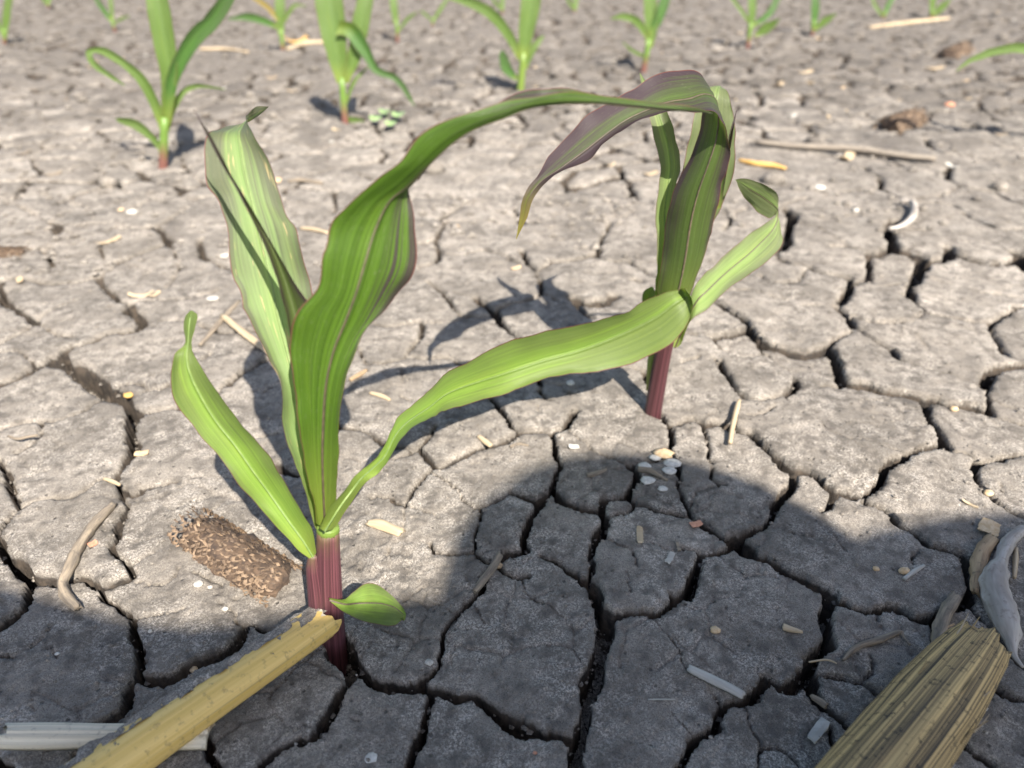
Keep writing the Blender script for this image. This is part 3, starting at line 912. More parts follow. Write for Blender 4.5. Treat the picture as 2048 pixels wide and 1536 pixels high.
def tube(path, rad, ns=12, uvlen=None, flat=1.0, up=None, lump_=0.0, seed=0, groove=0.0, ng=0, jag=0.0, cap=True):
    """path: world points, rad: radii -> V, F, UV"""
    P = np.asarray(path, float); n = len(P)
    V = []; UV = []; F = []
    arc = np.concatenate([[0], np.cumsum(np.linalg.norm(np.diff(P, axis=0), axis=1))])
    rr = random.Random(seed)
    jg = [rr.uniform(-1, 1) for k in range(ns)]; jg2 = [rr.uniform(-1, 1) for k in range(ns)]
    ref = np.array(up if up is not None else (0, 0, 1.0))
    for i in range(n):
        t = P[min(i + 1, n - 1)] - P[max(i - 1, 0)]; t = t / (np.linalg.norm(t) + 1e-12)
        a = np.cross(t, ref)
        if np.linalg.norm(a) < 1e-3: a = np.cross(t, np.array([1.0, 0, 0]))
        a /= np.linalg.norm(a); b = np.cross(a, t)
        for k in range(ns + 1):
            an = 2 * math.pi * k / ns
            r = rad[i] * (1 + lump_ * float(vnoise(np.array(arc[i] * 220 + seed * 7.3), np.array((k % ns) * 1.1 + seed), seed)))
            if ng: r *= 1 + groove * math.cos(ng * an)
            p = P[i] + a * math.cos(an) * r + b * math.sin(an) * r * flat
            if jag and i == 0: p = p - t * jag * jg[k % ns]
            if jag and i == n - 1: p = p + t * jag * jg2[k % ns]
            V.append(p); UV.append((k / ns, arc[i] if uvlen is None else arc[i] / arc[-1]))
    for i in range(n - 1):
        for k in range(ns):
            q = i * (ns + 1) + k
            F.append((q, q + 1, q + ns + 2, q + ns + 1))
    if cap:
        for i, fl in ((0, True), (n - 1, False)):
            c = len(V); V.append(P[i] + (0 if not jag else 0)); UV.append((.5, arc[i] if uvlen is None else arc[i] / arc[-1]))
            for k in range(ns):
                q = i * (ns + 1) + k
                F.append((c, q + 1, q) if fl else (c, q, q + 1))
    return V, F, UV
def stem(name, parent, pts, Y, wpx, mat, flat=.9, ns=20, sub=5):
    P = np.array([unp(x, y, Y) for x, y in pts]); P = crom(P, sub)
    sc_ = [pxm(p) for p in P]
    W = np.interp(np.linspace(0, 1, len(P)), np.linspace(0, 1, len(wpx)), wpx)
    rad = [.5 * w / s for w, s in zip(W, sc_)]
    V, F, UV = tube(P, rad, ns, uvlen=1, flat=flat, up=(0, -1, 0), groove=.015, ng=9)
    return obj(name, V, F, mat, parent, uv=UV)

# ---- the plant in front
Y1 = .193
b = gnd(668, 1290); p1 = empty('corn_plant', (b[0], b[1], -.012))
tag(p1, 'tall young corn plant with purple stem and long arching leaf, beside thick yellow stalk', 'corn plant', 'young corn plants in the rows')
stem('stem', p1, [(676, 1400), (668, 1310), (661, 1230), (657, 1140), (656, 1058)], Y1, [54, 54, 52, 50, 44], M['stem'])
stem('sheath', p1, [(648, 1330), (641, 1240), (636, 1180), (630, 1135), (627, 1108)], Y1 - .0006, [46, 44, 42, 36, 20], M['stem'])
stem('collar', p1, [(656, 1064), (656, 1058), (656, 1052)], Y1, [44, 46, 43], M['stem_green'], ns=16, sub=3)
stem('whorl', p1, [(656, 1056), (652, 1000), (650, 930), (648, 850), (640, 760)], Y1 + .003, [40, 38, 34, 26, 10], M['stem_green'], flat=.55)
blade('leaf', p1, st('''618,1117 626,1113 632,1106 .1905 -1 0 -1
587,1092 606,1081 627,1066 .191 -3 0 -3
549,1050 576,1040 609,1028 .193 -4 0 -4
510,1003 541,990 575,974 .196 -4 0 -4
470,955 506,942 548,928 .197 -4 0 -4
430,907 471,892 515,880 .199 -4 0 -4
390,858 433,844 478,838 .201 -4 0 -4
353,806 399,788 440,790 .203 -4 0 -4
338,750 379,744 408,744 .205 -4 0 -3
347,712 373,712 390,712 .207 -3 0 -1
370,686 376,686 383,687 .209 1 0 -1
366,655 378,652 391,656 .211 2 0 -2
369,632 381,629 396,632 .213 2 0 -2
380,622 383,621 386,622 .214 0 0 0'''), M['leaf'], seed=1, wave=.0007, rib='rib')
blade('leaf', p1, st('''638,1056 650,1062 664,1058 .187 -3 -5 -1
650,1030 664,1038 679,1042 .186 -8 -3 3
666,1002 681,1011 697,1015 .187 -10 -2 5
688,976 703,981 717,984 .190 -8 -1 5
708,955 721,958 736,963 .197 -4 0 3
736,926 748,934 762,941 .207 -1 0 -2
764,900 771,910 780,917 .217 0 0 -4
782,862 790,872 801,879 .230 1 0 -5
800,830 814,845 829,853 .243 1 0 -6
845,793 858,815 870,833 .265 0 0 -7
900,742 905,782 906,816 .290 -3 0 -8
1000,690 1001,750 1001,790 .324 -6 0 -8
1080,664 1087,722 1086,759 .335 -7 0 -9
1158,650 1165,700 1165,746 .340 -7 0 -9
1246,624 1247,668 1250,732 .342 -6 0 -8
1300,597 1311,636 1321,700 .342 -3 0 -6
1335,583 1350,607 1362,667 .342 0 1 -4
1360,578 1374,594 1381,632 .342 4 4 -1
1370,577 1383,596 1386,612 .338 3 3 2
1376,586 1383,598 1386,606 .346 0 0 0'''), M['leaf'], seed=2, wave=.0006, rib='rib')
blade('leaf', p1, st('''630,1058 645,1060 660,1056 .196
612,990 632,1000 652,1000 .198 -3 2 -1
590,925 618,920 655,920 .200 -4 2 -1
566,858 600,850 652,850 .202 -4 2 0
564,780 590,770 648,770 .204 -4 2 0
540,722 575,706 642,690 .209 -4 2 1
505,648 558,640 632,612 .214 -4 2 1
479,600 545,574 622,577 .219 -4 2 0
462,540 530,505 607,512 .224 -4 2 -1
456,470 515,444 594,462 .229 -4 2 -2
440,408 502,392 572,428 .234 -4 2 -2
414,368 490,342 555,372 .239 -5 2 -3
407,310 483,300 534,315 .244 -5 2 -3
416,264 478,270 507,274 .249 -4 2 -2
442,257 484,254 496,242 .260 -2 2 -1
484,249 496,238 500,222 .274 0 0 0
511,236 516,226 513,213 .285 0 0 0
537,214 537,214 538,213 .296 0 0 0'''), M['leaf_worn'], seed=3, wave=.0009, rib='rib')
blade('leaf', p1, st('''604,760 616,760 640,740 .198 0 1 -1
588,700 602,700 632,660 .1985 -1 1 -2
572,630 590,632 620,612 .200 -2 2 -2
555,563 570,562 602,585 .2015 -2 3 -2
534,503 545,500 577,545 .203 -2 3 -1
505,445 515,445 543,486 .2045 -2 3 0
478,388 486,390 503,415 .206 -2 3 0
452,344 460,347 469,362 .2075 -2 3 0
432,306 438,308 446,317 .209 -2 2 0
408,259 413,262 420,269 .211 -1 1 0
396,236 398,238 402,242 .212 -1 0 0
386,217 387,218 388,218 .213 0 0 0'''), M['spear'], seed=4, wave=.0003)
blade('leaf', p1, st('''632,1046 650,1054 668,1040 .1895 -3 0 -3
610,930 645,932 677,930 .190 -4 0 -4
598,850 646,850 678,850 .191 -5 0 -4
587,770 652,770 694,748 .192 -5 0 -2
580,690 668,700 726,676 .193 -5 0 2
592,622 692,640 770,622 .194 -5 0 6
636,580 712,586 806,582 .195 -5 0 8
647,510 730,524 831,532 .196 -5 1 9
660,450 750,460 829,452 .197 -4 3 10
700,400 778,404 820,392 .198 -3 4 12
755,357 816,372 824,368 .199 -3 4 13
800,322 856,332 850,330 .200 -3 2 13
850,272 905,287 892,272 .201 -3 1 11
920,232 950,259 942,234 .203 -3 0 10
990,207 1005,238 1000,203 .206 -3 -1 9
1045,194 1060,217 1058,183 .209 -3 -1 9
1110,187 1120,209 1112,179 .213 -3 -1 7
1180,190 1190,208 1182,185 .218 -2 -1 5
1260,200 1270,215 1262,198 .223 -2 -1 4
1330,208 1336,221 1332,208 .228 -2 -1 5
1390,215 1393,224 1391,215 .233 -1 0 2
1424,226 1425,227 1425,226 .236 0 0 0'''), M['leaf_arch'], seed=5, wave=.0008, rib='rib_violet', nsub=7, ncol=16)
blade('leaf', p1, st('''658,1196 660,1200 664,1206 .1855 -1 0 -1
689,1199 690,1208 690,1226 .183 0 1 -3
706,1184 711,1207 715,1238 .181 4 1 -6
728,1168 735,1206 744,1246 .180 6 2 -8
755,1169 762,1207 770,1251 .179 6 2 -8
782,1190 787,1214 791,1251 .178 4 1 -6
801,1210 804,1226 804,1245 .177 2 0 -3
808,1219 812,1232 806,1246 .176 0 0 0'''), M['leaf'], seed=6, wave=.0002, rib='rib_violet')

# ---- the second plant of the row
Y2 = .352
b = gnd(1307, 826); p2 = empty('corn_plant', (b[0], b[1], -.006))
tag(p2, 'young corn plant with violet drooping leaf, its maroon stem standing beside a wide crack', 'corn plant', 'young corn plants in the rows')
stem('stem', p2, [(1300, 880), (1306, 825), (1315, 770), (1325, 715), (1337, 660), (1345, 620)], Y2, [34, 34, 34, 33, 32, 28], M['stem_dark'])
stem('sheath', p2, [(1300, 780), (1306, 730), (1314, 690), (1318, 640), (1320, 600)], Y2 + .006, [16, 24, 30, 34, 30], M['stem_green'], flat=.6)
blade('leaf', p2, st('''1316,670 1334,680 1352,670 .3515 -2 -4 -2
1313,590 1352,602 1386,570 .350 2 -4 2
1323,520 1368,532 1413,502 .349 3 -4 3
1333,440 1381,450 1430,430 .348 4 -4 3
1347,380 1396,386 1441,388 .347 5 -4 3
1380,316 1416,330 1452,348 .346 6 -3 2
1398,262 1431,284 1461,306 .345 8 -1 0
1408,215 1437,240 1458,274 .343 10 1 -3
1416,168 1432,200 1444,246 .338 12 3 -6
1403,150 1410,188 1428,227 .331 11 3 -6
1363,141 1377,198 1396,222 .324 10 3 -6
1310,150 1338,204 1352,219 .318 9 3 -5
1264,177 1290,222 1295,236 .313 8 2 -5
1222,203 1249,242 1248,260 .309 7 2 -5
1181,227 1206,273 1207,289 .305 6 2 -4
1140,265 1165,305 1177,319 .301 5 2 -4
1097,312 1122,336 1126,342 .297 4 1 -3
1067,358 1083,362 1096,362 .294 3 1 -2
1047,394 1057,396 1067,396 .291 2 0 -1
1040,429 1047,432 1055,433 .289 1 0 -1
1032,478 1033,479 1033,478 .287 0 0 0'''), M['leaf_violet'], seed=7, wave=.0008, rib='rib_violet')
blade('leaf', p2, st('''1325,660 1340,660 1360,660 .360
1345,500 1385,500 1412,480 .363
1360,370 1408,385 1442,418 .365
1366,335 1415,332 1466,342 .367
1376,285 1422,272 1471,280 .369
1388,230 1430,218 1469,236 .371
1402,188 1436,186 1461,202 .374
1424,172 1440,172 1450,180 .382
1447,184 1448,185 1449,186 .395 0 0 0'''), M['leaf_pale'], seed=8, rib='rib')
blade('leaf', p2, st('''1308,660 1320,662 1335,660 .3555
1311,560 1325,560 1341,560 .357
1314,480 1330,480 1346,480 .358
1311,425 1329,425 1348,420 .360
1318,370 1337,370 1353,370 .362
1320,330 1342,330 1361,335 .364
1309,280 1335,280 1356,286 .366
1301,240 1322,240 1342,242 .368
1293,205 1308,202 1325,206 .372
1282,168 1290,166 1299,170 .378
1279,147 1280,146 1281,147 .384 0 0 0'''), M['leaf_pale'], seed=9, rib='rib')
blade('leaf', p2, st('''1428,420 1434,418 1442,416 .3575 0 0 0
1445,330 1449,331 1456,328 .3575 -1 1 -1
1457,275 1460,275 1465,272 .358 -1 1 -1
1466,242 1468,242 1470,241 .3585 0 0 0
1473,220 1473,220 1474,220 .359 0 0 0'''), M['spear'], seed=10, wave=.0002, ncol=6)
blade('leaf', p2, st('''1344,690 1350,696 1362,690 .351 -1 0 -1
1370,625 1374,640 1372,662 .350 2 0 -4
1387,579 1394,602 1386,638 .351 3 0 -5
1402,555 1414,582 1416,617 .353 3 0 -5
1428,529 1445,552 1452,582 .356 3 0 -5
1451,508 1472,529 1490,555 .358 3 0 -5
1478,485 1500,506 1522,532 .360 3 0 -5
1504,464 1522,485 1551,508 .362 3 0 -5
1531,447 1543,463 1566,485 .364 2 0 -4
1545,436 1553,446 1563,466 .366 1 0 -3
1551,428 1556,432 1559,440 .368 0 0 -1
1556,408 1556,420 1551,429 .368 -1 0 1
1556,393 1547,411 1537,436 .365 -2 0 3
1543,375 1527,396 1515,424 .361 -3 0 4
1512,363 1503,381 1493,403 .357 -3 0 4
1485,357 1483,368 1479,379 .354 -2 0 2
1471,359 1471,360 1472,361 .352 0 0 0'''), M['leaf_pale'], seed=11, wave=.0006, rib='rib_violet')
blade('leaf', p2, st('''1318,650 1322,652 1326,648 .360
1296,625 1306,628 1316,628 .366
1284,602 1296,604 1312,605 .370
1288,582 1300,585 1312,588 .373
1303,573 1305,574 1307,575 .375 0 0 0'''), M['leaf'], seed=12, wave=.0002)

# ---- the plants of the rows behind
def far_leaf(parent, pts, Y, mat, seed, dy=.03):
    """pts: px,py,width_px along the midrib"""
    P = np.array(pts, float); n = len(P)
    rows = []
    for i in range(n):
        t = P[min(i + 1, n - 1), :2] - P[max(i - 1, 0), :2]; t /= np.linalg.norm(t) + 1e-9
        nx, ny = -t[1], t[0]
        w = P[i, 2] * .44; x, y = P[i, :2]
        Yi = Y + dy * (i / (n - 1)) ** 1.5
        k = min(.006, w / 1400 * .4)
        rows.append([unp(x - nx * w, y - ny * w, Yi - k), unp(x, y, Yi), unp(x + nx * w, y + ny * w, Yi - k * .6)])
    return blade('leaf', parent, rows, mat, nsub=5, ncol=6, seed=seed, wave=.0009)
FARGROUP = 'young corn plants in the rows'
def far_plant(base, top, w, leaves, label, smat='stem_far'):
    g = gnd(*base); e = empty('corn_plant', (g[0], g[1], gz(g[0], g[1])))
    tag(e, label, 'corn plant', FARGROUP)
    d = np.array(base, float) - np.array(top, float)
    lo = np.array(base) + d * .25
    stem('stem', e, [tuple(lo), base, tuple((np.array(base) + np.array(top)) / 2), top], g[1], [w, w, w * .95, w * .8], M[smat], ns=10, sub=2)
    for i, (pts, dy, *mt) in enumerate(leaves):
        far_leaf(e, pts, g[1] + .001 * i, M[mt[0] if mt else ('leaf_far', 'leaf_lime', 'leaf_deep', 'leaf_far', 'leaf_lime')[(i * 2 + int(base[0]) // 7) % 5]], seed=i + base[0] * .1, dy=dy)
    return e
far_plant((326, 331), (329, 235), 18, [
    ([(326, 305, 10), (304, 275, 17), (272, 250, 21), (243, 241, 16), (231, 237, 3)], -.01),
    ([(327, 262, 14), (312, 215, 22), (287, 165, 22), (252, 130, 19), (206, 102, 17), (178, 106, 18), (190, 130, 14), (222, 153, 10), (250, 171, 2)], -.03),
    ([(331, 250, 22), (338, 160, 38), (326, 70, 52), (313, 0, 50), (300, -50, 34), (290, -80, 3)], .03),
    ([(336, 240, 20), (345, 160, 30), (385, 82, 40), (425, 40, 40), (462, -15, 30), (480, -60, 3)], .01),
    ([(333, 262, 12), (347, 215, 16), (370, 182, 15), (400, 172, 10), (452, 179, 2)], .04)],
    'young corn plant with a leaf hooked like a cane and small low side leaf')
far_plant((690, 247), (683, 155), 14, [
    ([(684, 165, 22), (674, 110, 46), (664, 45, 62), (655, -20, 60), (650, -80, 20)], .03),
    ([(690, 165, 16), (712, 100, 36), (726, 20, 40), (742, -40, 24)], .03),
    ([(676, 55, 34), (702, 62, 36), (733, 106, 26), (752, 140, 18), (790, 156, 16), (814, 186, 12), (829, 213, 2)], -.03),
    ([(690, 238, 8), (705, 239, 15), (722, 243, 12), (735, 248, 2)], -.01),
    ([(692, 205, 7), (706, 168, 9), (722, 148, 8), (737, 134, 2)], .02)],
    'broad young corn plant with a limp hanging leaf, beside a tiny weed seedling')
far_plant((1040, 186), (1047, 105), 15, [
    ([(1046, 115, 22), (1053, 60, 36), (1062, 0, 46), (1060, -50, 30)], .02),
    ([(1042, 118, 14), (1016, 68, 22), (982, 28, 26), (942, 6, 22), (900, -4, 8)], -.03),
    ([(1034, 158, 10), (1014, 138, 24), (1006, 112, 20), (1004, 100, 3)], .0),
    ([(1048, 138, 12), (1064, 100, 18), (1080, 80, 12), (1088, 70, 2)], .02)],
    'young corn plant with yellow green stem and small blunt low leaf', 'stem_green')
far_plant((1287, 141), (1298, 78), 12, [
    ([(1298, 95, 16), (1303, 50, 30), (1300, 0, 30), (1296, -40, 10)], .02),
    ([(1297, 75, 12), (1274, 43, 20), (1246, 33, 16), (1222, 37, 3)], -.02),
    ([(1302, 70, 14), (1322, 25, 24), (1335, -15, 20), (1345, -40, 5)], .02),
    ([(1290, 112, 6), (1268, 103, 9), (1245, 84, 3)], .0)],
    'young corn plant with dark purple stem and a short leaf spreading to the left')
far_plant((1495, 95), (1502, 45), 9, [
    ([(1501, 60, 12), (1505, 10, 19), (1500, -30, 14)], .02),
    ([(1510, 72, 6), (1530, 58, 24), (1548, 46, 14), (1560, 36, 2)], -.01),
    ([(1506, 52, 8), (1540, 25, 16), (1560, -15, 14)], .02),
    ([(1499, 45, 7), (1476, 12, 10), (1452, -18, 7)], .02)],
    'small distant corn plant with one broad low leaf held out to the right')
far_plant((1624, 70), (1628, 40), 8, [
    ([(1626, 62, 10), (1631, 15, 20), (1628, -25, 14)], .02),
    ([(1630, 60, 6), (1650, 42, 18), (1673, 27, 3)], .0)],
    'small distant corn plant with an upright leaf pair, beside a scatter of straw')
far_plant((1765, 38), (1770, 20), 6, [
    ([(1767, 34, 8), (1780, 5, 13), (1800, -22, 8)], .02), ([(1765, 32, 6), (1750, 10, 10), (1742, -12, 4)], .02)],
    'thin distant corn plant with two narrow leaves, behind the scatter of straw')
far_plant((1862, 36), (1864, 18), 8, [
    ([(1863, 32, 10), (1866, 0, 15), (1866, -24, 10)], .02), ([(1867, 32, 5), (1884, 14, 17), (1902, -2, 3)], .0)],
    'tiny distant corn plant with one wide leaf leaning over a thin pale straw')
far_plant((9, 88), (9, 58), 8, [
    ([(9, 74, 10), (13, 30, 20), (20, -20, 16)], .02), ([(7, 70, 8), (-8, 40, 12), (-20, 10, 8)], .02)],
    'small distant corn plant with maroon foot and one upright yellow green leaf')
far_plant((230, 62), (223, 38), 6, [
    ([(223, 42, 6), (207, 20, 12), (188, -8, 9)], .02), ([(225, 40, 7), (222, 10, 11), (220, -15, 8)], .02), ([(228, 46, 4), (246, 36, 8), (260, 31, 2)], .0)],
    'thin distant corn plant with three spread narrow leaves and bent stem')
far_plant((566, 106), (562, 58), 9, [
    ([(562, 70, 12), (560, 20, 24), (560, -20, 18)], .02), ([(558, 55, 9), (528, 42, 17), (495, 34, 19), (456, 38, 4)], -.02),
    ([(556, 40, 7), (535, 14, 11), (505, -6, 8)], .02, 'leaf_old'), ([(566, 45, 8), (588, 12, 11), (612, 12, 3)], .02)],
    'distant corn plant with one yellowed leaf, beside an orange piece of straw')
far_plant((795, 82), (793, 40), 7, [
    ([(793, 50, 9), (788, 15, 18), (785, -18, 14)], .02), ([(797, 62, 4), (815, 38, 9), (834, 24, 3)], .0)],
    'small distant corn plant with red foot and a pale side leaf')
far_plant((864, 54), (868, 34), 5, [([(866, 42, 5), (880, 20, 9), (898, -8, 6)], .02), ([(866, 42, 4), (850, 28, 7), (840, 20, 2)], .0)],
    'wispy distant corn plant with a single leaning leaf')
far_plant((1004, 28), (1005, 10), 6, [([(1004, 20, 7), (1005, -5, 11), (1004, -22, 8)], .02), ([(1004, 22, 4), (992, 6, 8), (980, -8, 3)], .0)],
    'distant corn plant standing behind the left leaf of the yellow stemmed plant')
far_plant((1149, 26), (1150, 10), 6, [([(1149, 20, 8), (1152, 0, 12), (1153, -18, 8)], .02), ([(1149, 20, 5), (1138, 4, 9), (1132, -8, 3)], .0)],
    'tiny distant corn plant alone on bare soil between two larger plants')
far_plant((97, 14), (97, 2), 5, [([(97, 10, 6), (99, -6, 9), (100, -18, 5)], .02), ([(97, 10, 5), (88, 0, 9), (82, -8, 3)], .0)],
    'tiny distant corn plant in the farthest row, only its foot in view')
far_plant((2125, 292), (2122, 190), 20, [
    ([(2122, 235, 14), (2105, 150, 24), (2060, 100, 25), (2000, 100, 20), (1955, 115, 14), (1930, 128, 8), (1913, 142, 2)], -.02),
    ([(2122, 200, 24), (2130, 110, 40), (2140, 20, 40), (2150, -50, 8)], .03),
    ([(2124, 215, 18), (2160, 150, 26), (2210, 120, 20), (2250, 150, 3)], .0)],
    'corn plant whose single long leaf droops its tip to the soil beside dark clods')

# weed seedling
g = gnd(775, 238)
wd = empty('weed_seedling', (g[0], g[1], gz(g[0], g[1])))
tag(wd, 'tiny pale green weed seedling with four round leaves on bare soil', 'weed')
for (x, y, r) in ((752, 236, 13), (770, 222, 12), (797, 228, 14), (782, 246, 12)):
    q = gnd(x, y, .012); s = r / pxm(q)
    V = [q + np.array([0, 0, -.001])]; n = 14
    for k in range(n):
        a = 2 * math.pi * k / n
        V.append(q + np.array([s * math.cos(a), s * 1.5 * math.sin(a), .0018 * math.cos(2 * a) + .001]))
    obj('leaf', V, [(0, 1 + k, 1 + (k + 1) % n) for k in range(n)], M['weed'], wd)
V, F, UV = tube([(g[0], g[1], gz(g[0], g[1]) - .002), (g[0], g[1], .006), (g[0], g[1] + .002, .013)], [.0012, .001, .0008], 6)
obj('stalk', V, F, M['weed'], wd, uv=UV)
# ------------------------------------------------------------------ plant residue and pebbles on the soil
def lie(px, py, r, lift=0.0, top=True):           # a point resting on the soil in that direction
    p = gnd(px, py, r)
    for k in range(3):
        z = (gtop(p[0], p[1]) if top else gz(p[0], p[1])) + r + lift
        p = gnd(px, py, z)
    return p
def twig(name, pts, mat, label, cat, group=None, ns=10, sub=5, flat=1.0, lumps=.12, jag=.0, lift=0.0, smooth_z=True, seed=1, parent=None, groove=0, ng=0):
    """pts: px,py,radius_px"""
    P = []; rad = []
    for (x, y, r) in pts:
        q = gnd(x, y); rm = r / pxm(q)
        P.append(lie(x, y, rm * flat * .40, lift)); rad.append(rm)
    P = np.array(P)
    if smooth_z and len(P) > 2:
        z = P[:, 2].copy(); P[1:-1, 2] = np.maximum(z[1:-1] * .4 + .3 * (z[:-2] + z[2:]), z[1:-1] - .0015)
    A = crom(np.column_stack([P, rad]), sub)
    V, F, UV = tube(A[:, :3], np.maximum(A[:, 3], .0001), ns, flat=flat, lump_=lumps, seed=seed, jag=jag, groove=groove, ng=ng)
    o = obj(name, V, F, mat, parent, uv=UV)
    if parent is None: tag(o, label, cat, group)
    return o
def flake(name, c, size, ang, mat, label, cat, group=None, seed=1, thick=.0005, tilt=.15, parent=None):
    """a thin bent chip: c px, size (length,width) in px of the photo on the soil"""
    q = gnd(*c); s = pxm(q); L = size[0] / s * .5; W = size[1] / s * .5
    p = np.array([q[0], q[1], gtop(q[0], q[1], .003) + thick * .6])
    rr = random.Random(seed)
    nx = 6
    V = []
    for sd in (1, -1):
        for i in range(nx + 1):
            t = i / nx * 2 - 1
            for j in (-1, 0, 1):
                w = W * (1 - .25 * abs(t) ** 3 * rr.random()) * (1 + rr.uniform(-.12, .12))
                x = t * L + (rr.uniform(-.12, .12) * L if abs(t) == 1 else 0); y = j * w
                z = (L * tilt * t * t + .12 * W * (1 - j * j)) + sd * thick * .5 + tilt * .25 * W * j
                V.append(p + np.array([x * math.cos(ang) - y * math.sin(ang), x * math.sin(ang) + y * math.cos(ang), z]))
    F = []
    n1 = (nx + 1) * 3
    for i in range(nx):
        for j in range(2):
            a = i * 3 + j
            F.append((a, a + 3, a + 4, a + 1)); F.append((n1 + a, n1 + a + 1, n1 + a + 4, n1 + a + 3))
    rim = [i * 3 for i in range(nx + 1)] + [nx * 3 + 1] + [i * 3 + 2 for i in range(nx, -1, -1)] + [1]
    for k in range(len(rim)):
        a, b2 = rim[k], rim[(k + 1) % len(rim)]
        F.append((a, b2, n1 + b2, n1 + a))
    UV = [(v[1] * 40, v[0]) for v in V]
    o = obj(name, V, F, mat, parent, uv=UV, smooth=False)
    if parent is None: tag(o, label, cat, group)
    return o
def pebble(name, c, rpx, mat, label, cat, group=None, seed=1, parent=None, flat=.6):
    q = gnd(*c); r = rpx / pxm(q)
    p = (q[0], q[1], gtop(q[0], q[1], r * .6) + r * flat * .35)
    rr = random.Random(seed)
    V = []; F = []; n = 9; m_ = 5
    for i in range(m_ + 1):
        th = math.pi * i / m_
        for k in range(n):
            a = 2 * math.pi * k / n
            q2 = r * rr.uniform(.8, 1.15)
            V.append((p[0] + q2 * math.sin(th) * math.cos(a) * 1.2, p[1] + q2 * math.sin(th) * math.sin(a), p[2] + q2 * math.cos(th) * flat))
    for i in range(m_):
        for k in range(n):
            F.append((i * n + k, i * n + (k + 1) % n, (i + 1) * n + (k + 1) % n, (i + 1) * n + k)[::-1])
    o = obj(name, V, F, mat, parent)
    if parent is None: tag(o, label, cat, group)
    return o

# ---- the yellow stalk in front
def stalk_build():
    top = gnd(652, 1248, .0095); bot = gnd(170, 1580, .0085)
    d = bot - top; top[2] = .0125; bot = top + d * 1.25; bot[2] = .0105
    e = empty('corn_stalk', tuple((top + bot) / 2 * np.array([1, 1, 0])))
    tag(e, 'thick yellow dry corn stalk smeared with mud, leaning its broken end on the purple stem', 'corn stalk')
    n = 46; ns = 40
    ax = (bot - top) / np.linalg.norm(bot - top); L = np.linalg.norm(bot - top)
    side = np.cross(ax, [0, 0, 1]); side /= np.linalg.norm(side); up = np.cross(side, ax)
    rr = random.Random(8)
    jag = [rr.uniform(0, .0018) + .0026 * math.sin(k * .45) + .001 * math.sin(k * 1.9) for k in range(ns)]
    V = []; UV = []; F = []
    for i in range(n + 1):
        t = i / n
        for k in range(ns + 1):
            a = 2 * math.pi * k / ns
            r = .0070 + .0022 * t
            r *= 1 + .012 * math.cos(11 * a) + .008 * math.sin(23 * a + 1)
            r *= 1 - .10 * math.exp(-((a - 1.15) / .10) ** 2)          # the split along its length
            r *= 1 + .02 * math.sin(t * 9 + 2 * a)
            p = top + ax * (t * L) + side * math.cos(a) * r * 1.12 + up * math.sin(a) * r * .92
            if i == 0: p = p - ax * jag[k % ns]
            V.append(p); UV.append((k / ns, t * L))
    for i in range(n):
        for k in range(ns):
            q = i * (ns + 1) + k
            F.append((q, q + 1, q + ns + 2, q + ns + 1)[::-1])
    obj('rind', V, F, M['stalk'], e, uv=UV)
    V = []; UV = []; F = []                                            # pith recessed in the broken end
    for i, (s, z) in enumerate(((.97, .0), (.9, .004), (.5, .0055), (.02, .003))):
        for k in range(24):
            a = 2 * math.pi * k / 24; r = .0070 * s
            V.append(top + ax * (z + .0012 * rr.random()) + side * math.cos(a) * r * 1.12 + up * math.sin(a) * r * .92); UV.append((k / 24, z))
    for i in range(3):
        for k in range(24): F.append((i * 24 + k, i * 24 + (k + 1) % 24, (i + 1) * 24 + (k + 1) % 24, (i + 1) * 24 + k))
    obj('pith', V, F, M['split'], e, uv=UV)
    # mud crusts stuck on top
    for (t, a0, a1, lt, sd) in ((.09, .5, 1.8, .013, 1), (.24, .5, 1.45, .014, 2), (.36, .4, 1.4, .016, 3), (.47, .3, 1.2, .014, 4), (.60, .3, 1.3, .018, 5), (.72, .3, 1.2, .018, 6)):
        V = []; F = []; nu, nv = 22, 14
        for i in range(nu + 1):
            for j in range(nv + 1):
                fu, fv = i / nu, j / nv
                a = a0 + (a1 - a0) * fv
                s = t * L + (fu - .5) * lt * 2.2
                k = max(0, 1 - ((fu - .5) * 2) ** 2 - ((fv - .5) * 2) ** 2)
                ns_ = float(fbm(np.array(s * 260), np.array(a * 3.0), 1.0, 3, 90 + sd))
                hgt = (k * .95 + ns_ * 1.7 - .52) * .0014
                r = (.0070 + .0022 * s / L)
                r = r + max(-.0006, hgt)
                V.append(top + ax * s + side * math.cos(a) * r * 1.12 + up * math.sin(a) * r * .92)
        for i in range(nu):
            for j in range(nv):
                q = i * (nv + 1) + j
                F.append((q, q + 1, q + nv + 2, q + nv + 1))
        obj('mud_crust', V, F, M['soil'], e)
    return e
stalk_build()
